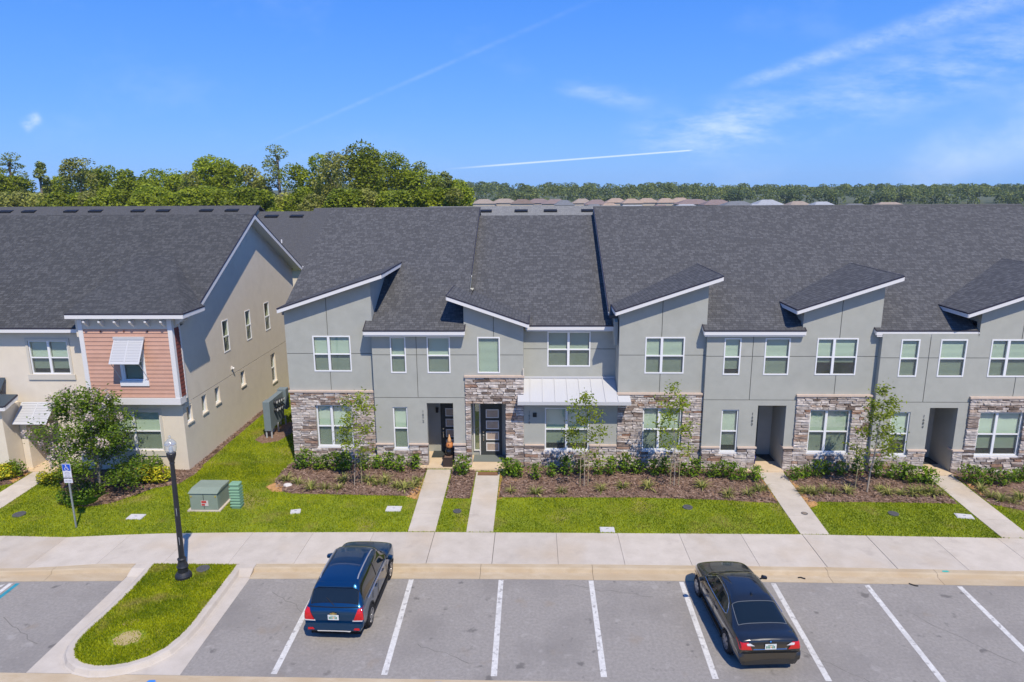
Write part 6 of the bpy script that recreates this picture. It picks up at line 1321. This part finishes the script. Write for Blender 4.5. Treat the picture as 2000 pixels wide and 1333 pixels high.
def suv():
    x, y, rz = -5.77, 19.62, R(-1.4); Lh = 2.12
    H = thing('suv', (x, y, 0), 'dark blue compact SUV parked nose to the kerb', 'car'); H.rotation_euler = (0, 0, rz); ORG[H.name] = Vector((0, 0, 0)); paint = car_paint('suv_blue', (.004, .060, .150), .75, .30)
    # profile: sill, lower side, mid side, belt, window foot, roof edge, roof quarter, centre
    def body(w, zs, belt, hood):  # station without glasshouse: surface closes at hood height
        return [(w*.86, zs), (w*.97, zs+.16), (w, (zs+belt)/2+.02), (w*.965, belt-.03), (w*.93, hood-.02), (w*.74, hood+.012), (w*.40, hood+.03), (0, hood+.036)]
    def cab(w, zs, belt, wr, roof): return [(w*.86, zs), (w*.97, zs+.16), (w, (zs+belt)/2+.02), (w*.975, belt-.03), (w*.955, belt+.01), (wr, roof-.05), (wr*.72, roof), (0, roof+.015)]
    W2 = .885
    st = [(-2.10, body(.83, .36, .80, .62)), (-2.13, body(.86, .34, .92, .92)), (-2.07, [(.76, .33), (.87, .45), (.90, .70), (.89, .97), (.83, 1.03), (.73, 1.045), (.40, 1.055), (0, 1.06)]),
          (-2.00, cab(.875, .30, 1.04, .73, 1.10)), (-1.72, cab(W2, .25, 1.05, .675, 1.62)), (-1.58, cab(W2, .22, 1.05, .68, 1.67)), (-1.25, cab(W2, .20, 1.03, .685, 1.70)), (-.35, cab(W2, .19, 1.0, .685, 1.71)), (.25, cab(W2, .19, .98, .67, 1.69)), (.52, cab(W2, .19, .975, .64, 1.64)),
          (1.08, cab(W2, .19, .97, .70, 1.10)), (1.20, body(.90, .19, 1.0, 1.07)), (1.62, body(.91, .20, .99, 1.04)), (1.93, body(.87, .24, .92, .97)), (2.10, body(.74, .27, .80, .85)), (2.18, body(.54, .30, .70, .66))]
    def reg(i, j):
        if i == 9 and j >= 5: return 1                       # windscreen
        if i == 3 and j >= 5: return 2                       # rear window
        if 4 <= i <= 9 and j == 4: return 3
        return 0
    me = cage_to_parts(H, st, 8, reg, paint, 3); bv = BVHTree.FromPolygons([v.co.copy() for v in me.vertices], [tuple(p.vertices) for p in me.polygons])
    ax = [(-1.28, .34), (1.275, .34)]; ins = arches(me, ax, .385, .55)
    split_mesh(me, lambda p: p.material_index == 0 and not ins(p), 'body', paint, H)
    seal(split_mesh(me, lambda p: p.material_index == 1, 'windscreen', car_glass, H), black_plastic); seal(split_mesh(me, lambda p: p.material_index == 2, 'rear_window', car_glass, H), black_plastic)
    for sg in (-1, 1):
        for lo, hi in ((-9, -.42), (-.34, 9)): split_mesh(me, lambda p: p.material_index == 3 and p.center.x*sg > 0 and lo < p.center.y < hi, 'side_window', car_glass, H)
        split_mesh(me, lambda p: p.material_index == 3 and p.center.x*sg > 0 and -.42 <= p.center.y <= -.34, 'door_pillar', black_plastic, H)
        rl = []
        for yy, dz in ((-1.45, .0), (-1.3, .045), (-.8, .055), (-.3, .055), (.1, .045), (.25, .0)):
            h = bv.ray_cast(Vector((sg*.57, yy, 2.5)), Vector((0, 0, -1))); rl.append(h[0]+Vector((0, 0, dz)))
        MB().path(rl, .020, 6).build('roof_rail', silver_trim, H)
        MB().path([(sg*.872, -1.5, 1.06), (sg*.872, -.4, 1.03), (sg*.868, .85, 1.0)], .014, 5).build('window_trim', chrome, H)
        for ay in (-.55, .32): MB().box(min(sg*.872, sg*.90), max(sg*.872, sg*.90), ay-.09, ay+.09, .88, .91).build('door_handle', paint, H, bevel=.008)
        m = MB().prism([(sg*.92, .74, 1.0), (sg*1.10, .70, 1.02), (sg*1.11, .70, 1.13), (sg*.94, .74, 1.15)], (0, .14, 0)); mo = m.build('mirror', paint, H, bevel=.03); MB().tube((sg*.86, .80, 1.0), (sg*.97, .80, 1.04), .03).build('mirror_arm', black_plastic, mo)
        for ay, az in ax: arch_ring(H, .865, sg, ay, az, .385, black_plastic, bv, .030); wheel(H, sg*.78, ay, .335, .215, sg)
        # lights
        t = decal(bv, [(sg*.58, -2.6, .71), (sg*.88, -2.6, .74), (sg*.86, -2.6, 1.06), (sg*.72, -2.6, 1.05)], (0, 1, 0), .004, .02, 'tail_light', red_lens, H); decal(bv, [(sg*.55, -2.6, .68), (sg*.85, -2.6, .70), (sg*.85, -2.6, .735), (sg*.56, -2.6, .715)], (0, 1, 0), .006, .02, 'reverse_lens', clear_lens, t)
        decal(bv, [(sg*.58, -2.6, .43), (sg*.76, -2.6, .43), (sg*.76, -2.6, .49), (sg*.62, -2.6, .49)], (0, 1, 0), .056, .012, 'reflector', red_lens, H, 4)
        decal(bv, [(sg*.50, 2.6, .74), (sg*.80, 2.6, .78), (sg*.80, 2.6, .90), (sg*.50, 2.6, .84)], (0, -1, 0), .004, .02, 'headlight', clear_lens, H)
        MB().box(min(sg*.80, sg*.875), max(sg*.80, sg*.875), -.95, .93, .17, .30).build('sill_cladding', black_plastic, H)
        MB().path([(sg*.888, -.38, .35), (sg*.888, -.38, .98)], .006, 4).build('door_seam', dark_inside, H); MB().path([(sg*.888, .74, .35), (sg*.888, .72, .97)], .006, 4).build('door_seam', dark_inside, H); MB().path([(sg*.888, -1.02, .75), (sg*.885, -.9, .98)], .006, 4).build('door_seam', dark_inside, H)
    decal(bv, [(-.80, -2.7, .40), (.80, -2.7, .40), (.84, -2.7, .635), (-.84, -2.7, .635)], (0, 1, 0), .0, .055, 'bumper', paint, H, 10)
    decal(bv, [(-.78, -2.7, .27), (.78, -2.7, .27), (.80, -2.7, .395), (-.80, -2.7, .395)], (0, 1, 0), .0, .045, 'bumper_cladding', black_plastic, H, 10)
    decal(bv, [(-.44, -2.7, .33), (.44, -2.7, .33), (.50, -2.7, .385), (-.50, -2.7, .385)], (0, 1, 0), .047, .015, 'skid_plate', mat('skid_silver', (.60, .59, .57), .5), H)
    plate(H, -2.150, .82)
    e = MB(); e.box(-.10, .10, -2.150, -2.135, .915, .945); e.box(-.04, .04, -2.152, -2.134, .895, .965); e.build('emblem', gold, H)
    decal(bv, [(-.72, -2.7, 1.075), (.72, -2.7, 1.075), (.72, -2.7, 1.09), (-.72, -2.7, 1.09)], (0, 1, 0), .004, .01, 'tailgate_seam', dark_inside, H)
    sp = MB(); sp.prism([(-.52, -1.80, 1.575), (.52, -1.80, 1.575), (.54, -1.62, 1.62), (-.54, -1.62, 1.62)], (0, 0, .03)); sp.build('roof_spoiler', paint, H, bevel=.012)
    MB().tube((0, -2.02, 1.12), (-.25, -1.90, 1.30), .012, .008).build('wiper', black_plastic, H)
    MB().box(-.74, .74, -2.0, 2.0, .18, .32).build('underbody', dark_inside, H)
    return H
suv()
def sedan():
    x, y, rz = 6.31, 18.75, R(3.6)
    H = thing('sedan', (x, y, 0), 'black sedan parked nose to the kerb on the right', 'car'); H.rotation_euler = (0, 0, rz); ORG[H.name] = Vector((0, 0, 0)); paint = car_paint('sedan_black', (.012, .0125, .012), rough=.22)
    def body(w, zs, belt, hood): return [(w*.86, zs), (w*.97, zs+.14), (w, (zs+belt)/2+.03), (w*.96, belt-.03), (w*.90, hood-.015), (w*.70, hood+.012), (w*.38, hood+.028), (0, hood+.034)]
    def cab(w, zs, belt, wr, roof): return [(w*.86, zs), (w*.97, zs+.14), (w, (zs+belt)/2+.03), (w*.975, belt-.03), (w*.935, belt+.015), (wr, roof-.045), (wr*.70, roof), (0, roof+.012)]
    W2 = .905
    st = [(-2.235, body(.80, .24, .60, .56)), (-2.275, body(.84, .22, .80, .80)), (-2.23, body(.86, .21, .88, .96)), (-2.12, body(.885, .22, .91, .985)), (-1.93, body(W2, .19, .93, .995)),
          (-1.80, cab(W2, .18, .935, .73, 1.03)), (-.86, cab(W2, .17, .93, .615, 1.39)), (-.70, cab(W2, .17, .93, .60, 1.405)), (-.20, cab(W2, .17, .92, .605, 1.425)), (.28, cab(W2, .17, .91, .60, 1.41)), (.46, cab(W2, .17, .905, .58, 1.38)),
          (1.06, cab(W2, .17, .90, .70, 1.0)), (1.18, body(W2, .17, .90, .955)), (1.65, body(.89, .18, .87, .90)), (1.98, body(.82, .20, .80, .82)), (2.17, body(.66, .24, .70, .72)), (2.255, body(.44, .28, .58, .56))]
    def reg(i, j):
        if i == 10 and j >= 5: return 1
        if i == 5 and j >= 5: return 2
        if 6 <= i <= 10 and j == 4: return 3
        return 0
    me = cage_to_parts(H, st, 8, reg, paint, 3); bv = BVHTree.FromPolygons([v.co.copy() for v in me.vertices], [tuple(p.vertices) for p in me.polygons])
    ax = [(-1.38, .325), (1.38, .325)]; ins = arches(me, ax, .365, .55)
    split_mesh(me, lambda p: p.material_index == 0 and not ins(p), 'body', paint, H)
    seal(split_mesh(me, lambda p: p.material_index == 1, 'windscreen', car_glass, H), black_plastic); seal(split_mesh(me, lambda p: p.material_index == 2, 'rear_window', car_glass, H), seal_m)
    for sg in (-1, 1):
        for lo, hi in ((-9, -.24), (-.16, 9)): split_mesh(me, lambda p: p.material_index == 3 and p.center.x*sg > 0 and lo < p.center.y < hi, 'side_window', car_glass, H)
        split_mesh(me, lambda p: p.material_index == 3 and p.center.x*sg > 0 and -.24 <= p.center.y <= -.16, 'door_pillar', black_plastic, H)
        out = []
        for (yy, zz) in ((.92, .955), (.55, .955), (0, .965), (-.6, .975), (-1.0, .985), (-1.08, 1.02), (-1.0, 1.12), (-.85, 1.22), (-.6, 1.29), (-.1, 1.32), (.3, 1.30), (.5, 1.25), (.72, 1.12), (.92, .975)):
            h = bv.ray_cast(Vector((sg*1.5, yy, zz)), Vector((-sg, 0, 0))); out.append(Vector((h[0].x+sg*.004, yy, zz)) if h[0] else Vector((sg*.8, yy, zz)))
        MB().path(out, .010, 5).build('window_trim', chrome, H)
        for ay in (-.42, .42): MB().box(min(sg*.893, sg*.922), max(sg*.893, sg*.922), ay-.10, ay+.10, .765, .79).build('door_handle', paint, H, bevel=.008)
        m = MB().prism([(sg*.91, .68, .95), (sg*1.07, .64, .96), (sg*1.08, .64, 1.05), (sg*.93, .68, 1.07)], (0, .12, 0)); mo = m.build('mirror', paint, H, bevel=.03); MB().tube((sg*.85, .72, .95), (sg*.95, .72, .98), .026).build('mirror_arm', black_plastic, mo)
        for ay, az in ax: arch_ring(H, .885, sg, ay, az, .365, paint, bv, .016); wheel(H, sg*.795, ay, .325, .225, sg, 7)
        t = decal(bv, [(sg*.50, -2.8, .70), (sg*.84, -2.8, .72), (sg*.85, -2.8, .90), (sg*.60, -2.8, .91)], (0, 1, 0), .004, .02, 'tail_light', red_lens, H); decal(bv, [(sg*.44, -2.8, .83), (sg*.64, -2.8, .84), (sg*.66, -2.8, .895), (sg*.56, -2.8, .90)], (0, 1, 0), .026, .008, 'reverse_lens', clear_lens, t, 4)
        decal(bv, [(sg*.50, 2.8, .62), (sg*.80, 2.8, .64), (sg*.78, 2.8, .75), (sg*.52, 2.8, .72)], (0, -1, 0), .004, .02, 'headlight', clear_lens, H)
        MB().lathe([(.042, 0), (.042, -.10), (.034, -.10), (.034, -.02)], (sg*.50, -2.13, .27), 12, axis='y').build('exhaust_tip', chrome, H)
        MB().path([(sg*.912, -.20, .30), (sg*.908, -.20, .92)], .006, 4).build('door_seam', dark_inside, H); MB().path([(sg*.912, .92, .32), (sg*.905, .90, .90)], .006, 4).build('door_seam', dark_inside, H)
        MB().path([(sg*.902, -1.9, .80), (sg*.915, -1.0, .77), (sg*.915, .9, .74), (sg*.905, 1.7, .72)], .008, 4).build('side_crease', paint, H)
        MB().box(min(sg*.80, sg*.90), max(sg*.80, sg*.90), -.95, .95, .15, .24).build('side_skirt', paint, H)
    MB().path([(-.46, -2.262, .70), (.46, -2.262, .70)], .010, 5).build('boot_trim', chrome, H)
    decal(bv, [(-.80, -2.8, .25), (.80, -2.8, .25), (.86, -2.8, .60), (-.86, -2.8, .60)], (0, 1, 0), .0, .05, 'bumper', paint, H, 12)
    decal(bv, [(-.86, -2.8, .615), (.86, -2.8, .615), (.86, -2.8, .628), (-.86, -2.8, .628)], (0, 1, 0), .003, .006, 'bumper_seam', dark_inside, H)
    decal(bv, [(-.82, -2.8, .965), (.82, -2.8, .965), (.82, -2.8, .978), (-.82, -2.8, .978)], (0, 1, 0), .003, .012, 'boot_lip', paint, H)
    plate(H, -2.285, .80, .31, .16)
    e = MB().lathe([(.042, 0), (.042, -.012), (.03, -.014)], (0, -2.25, .935), 16, axis='y').build('emblem', black_plastic, H); MB().lathe([(.026, -.0145), (.026, -.018)], (0, -2.25, .935), 12, axis='y').build('emblem_disc', mat('emblem_blue', (.05, .22, .55), .4), e)
    MB().prism([(-.02, -.80, 1.405), (.02, -.80, 1.405), (.012, -.70, 1.425), (-.012, -.70, 1.425)], (0, 0, .04)).build('antenna', paint, H)
    MB().box(-.74, .74, -2.1, 2.1, .16, .28).build('underbody', dark_inside, H)
    return H
sedan()
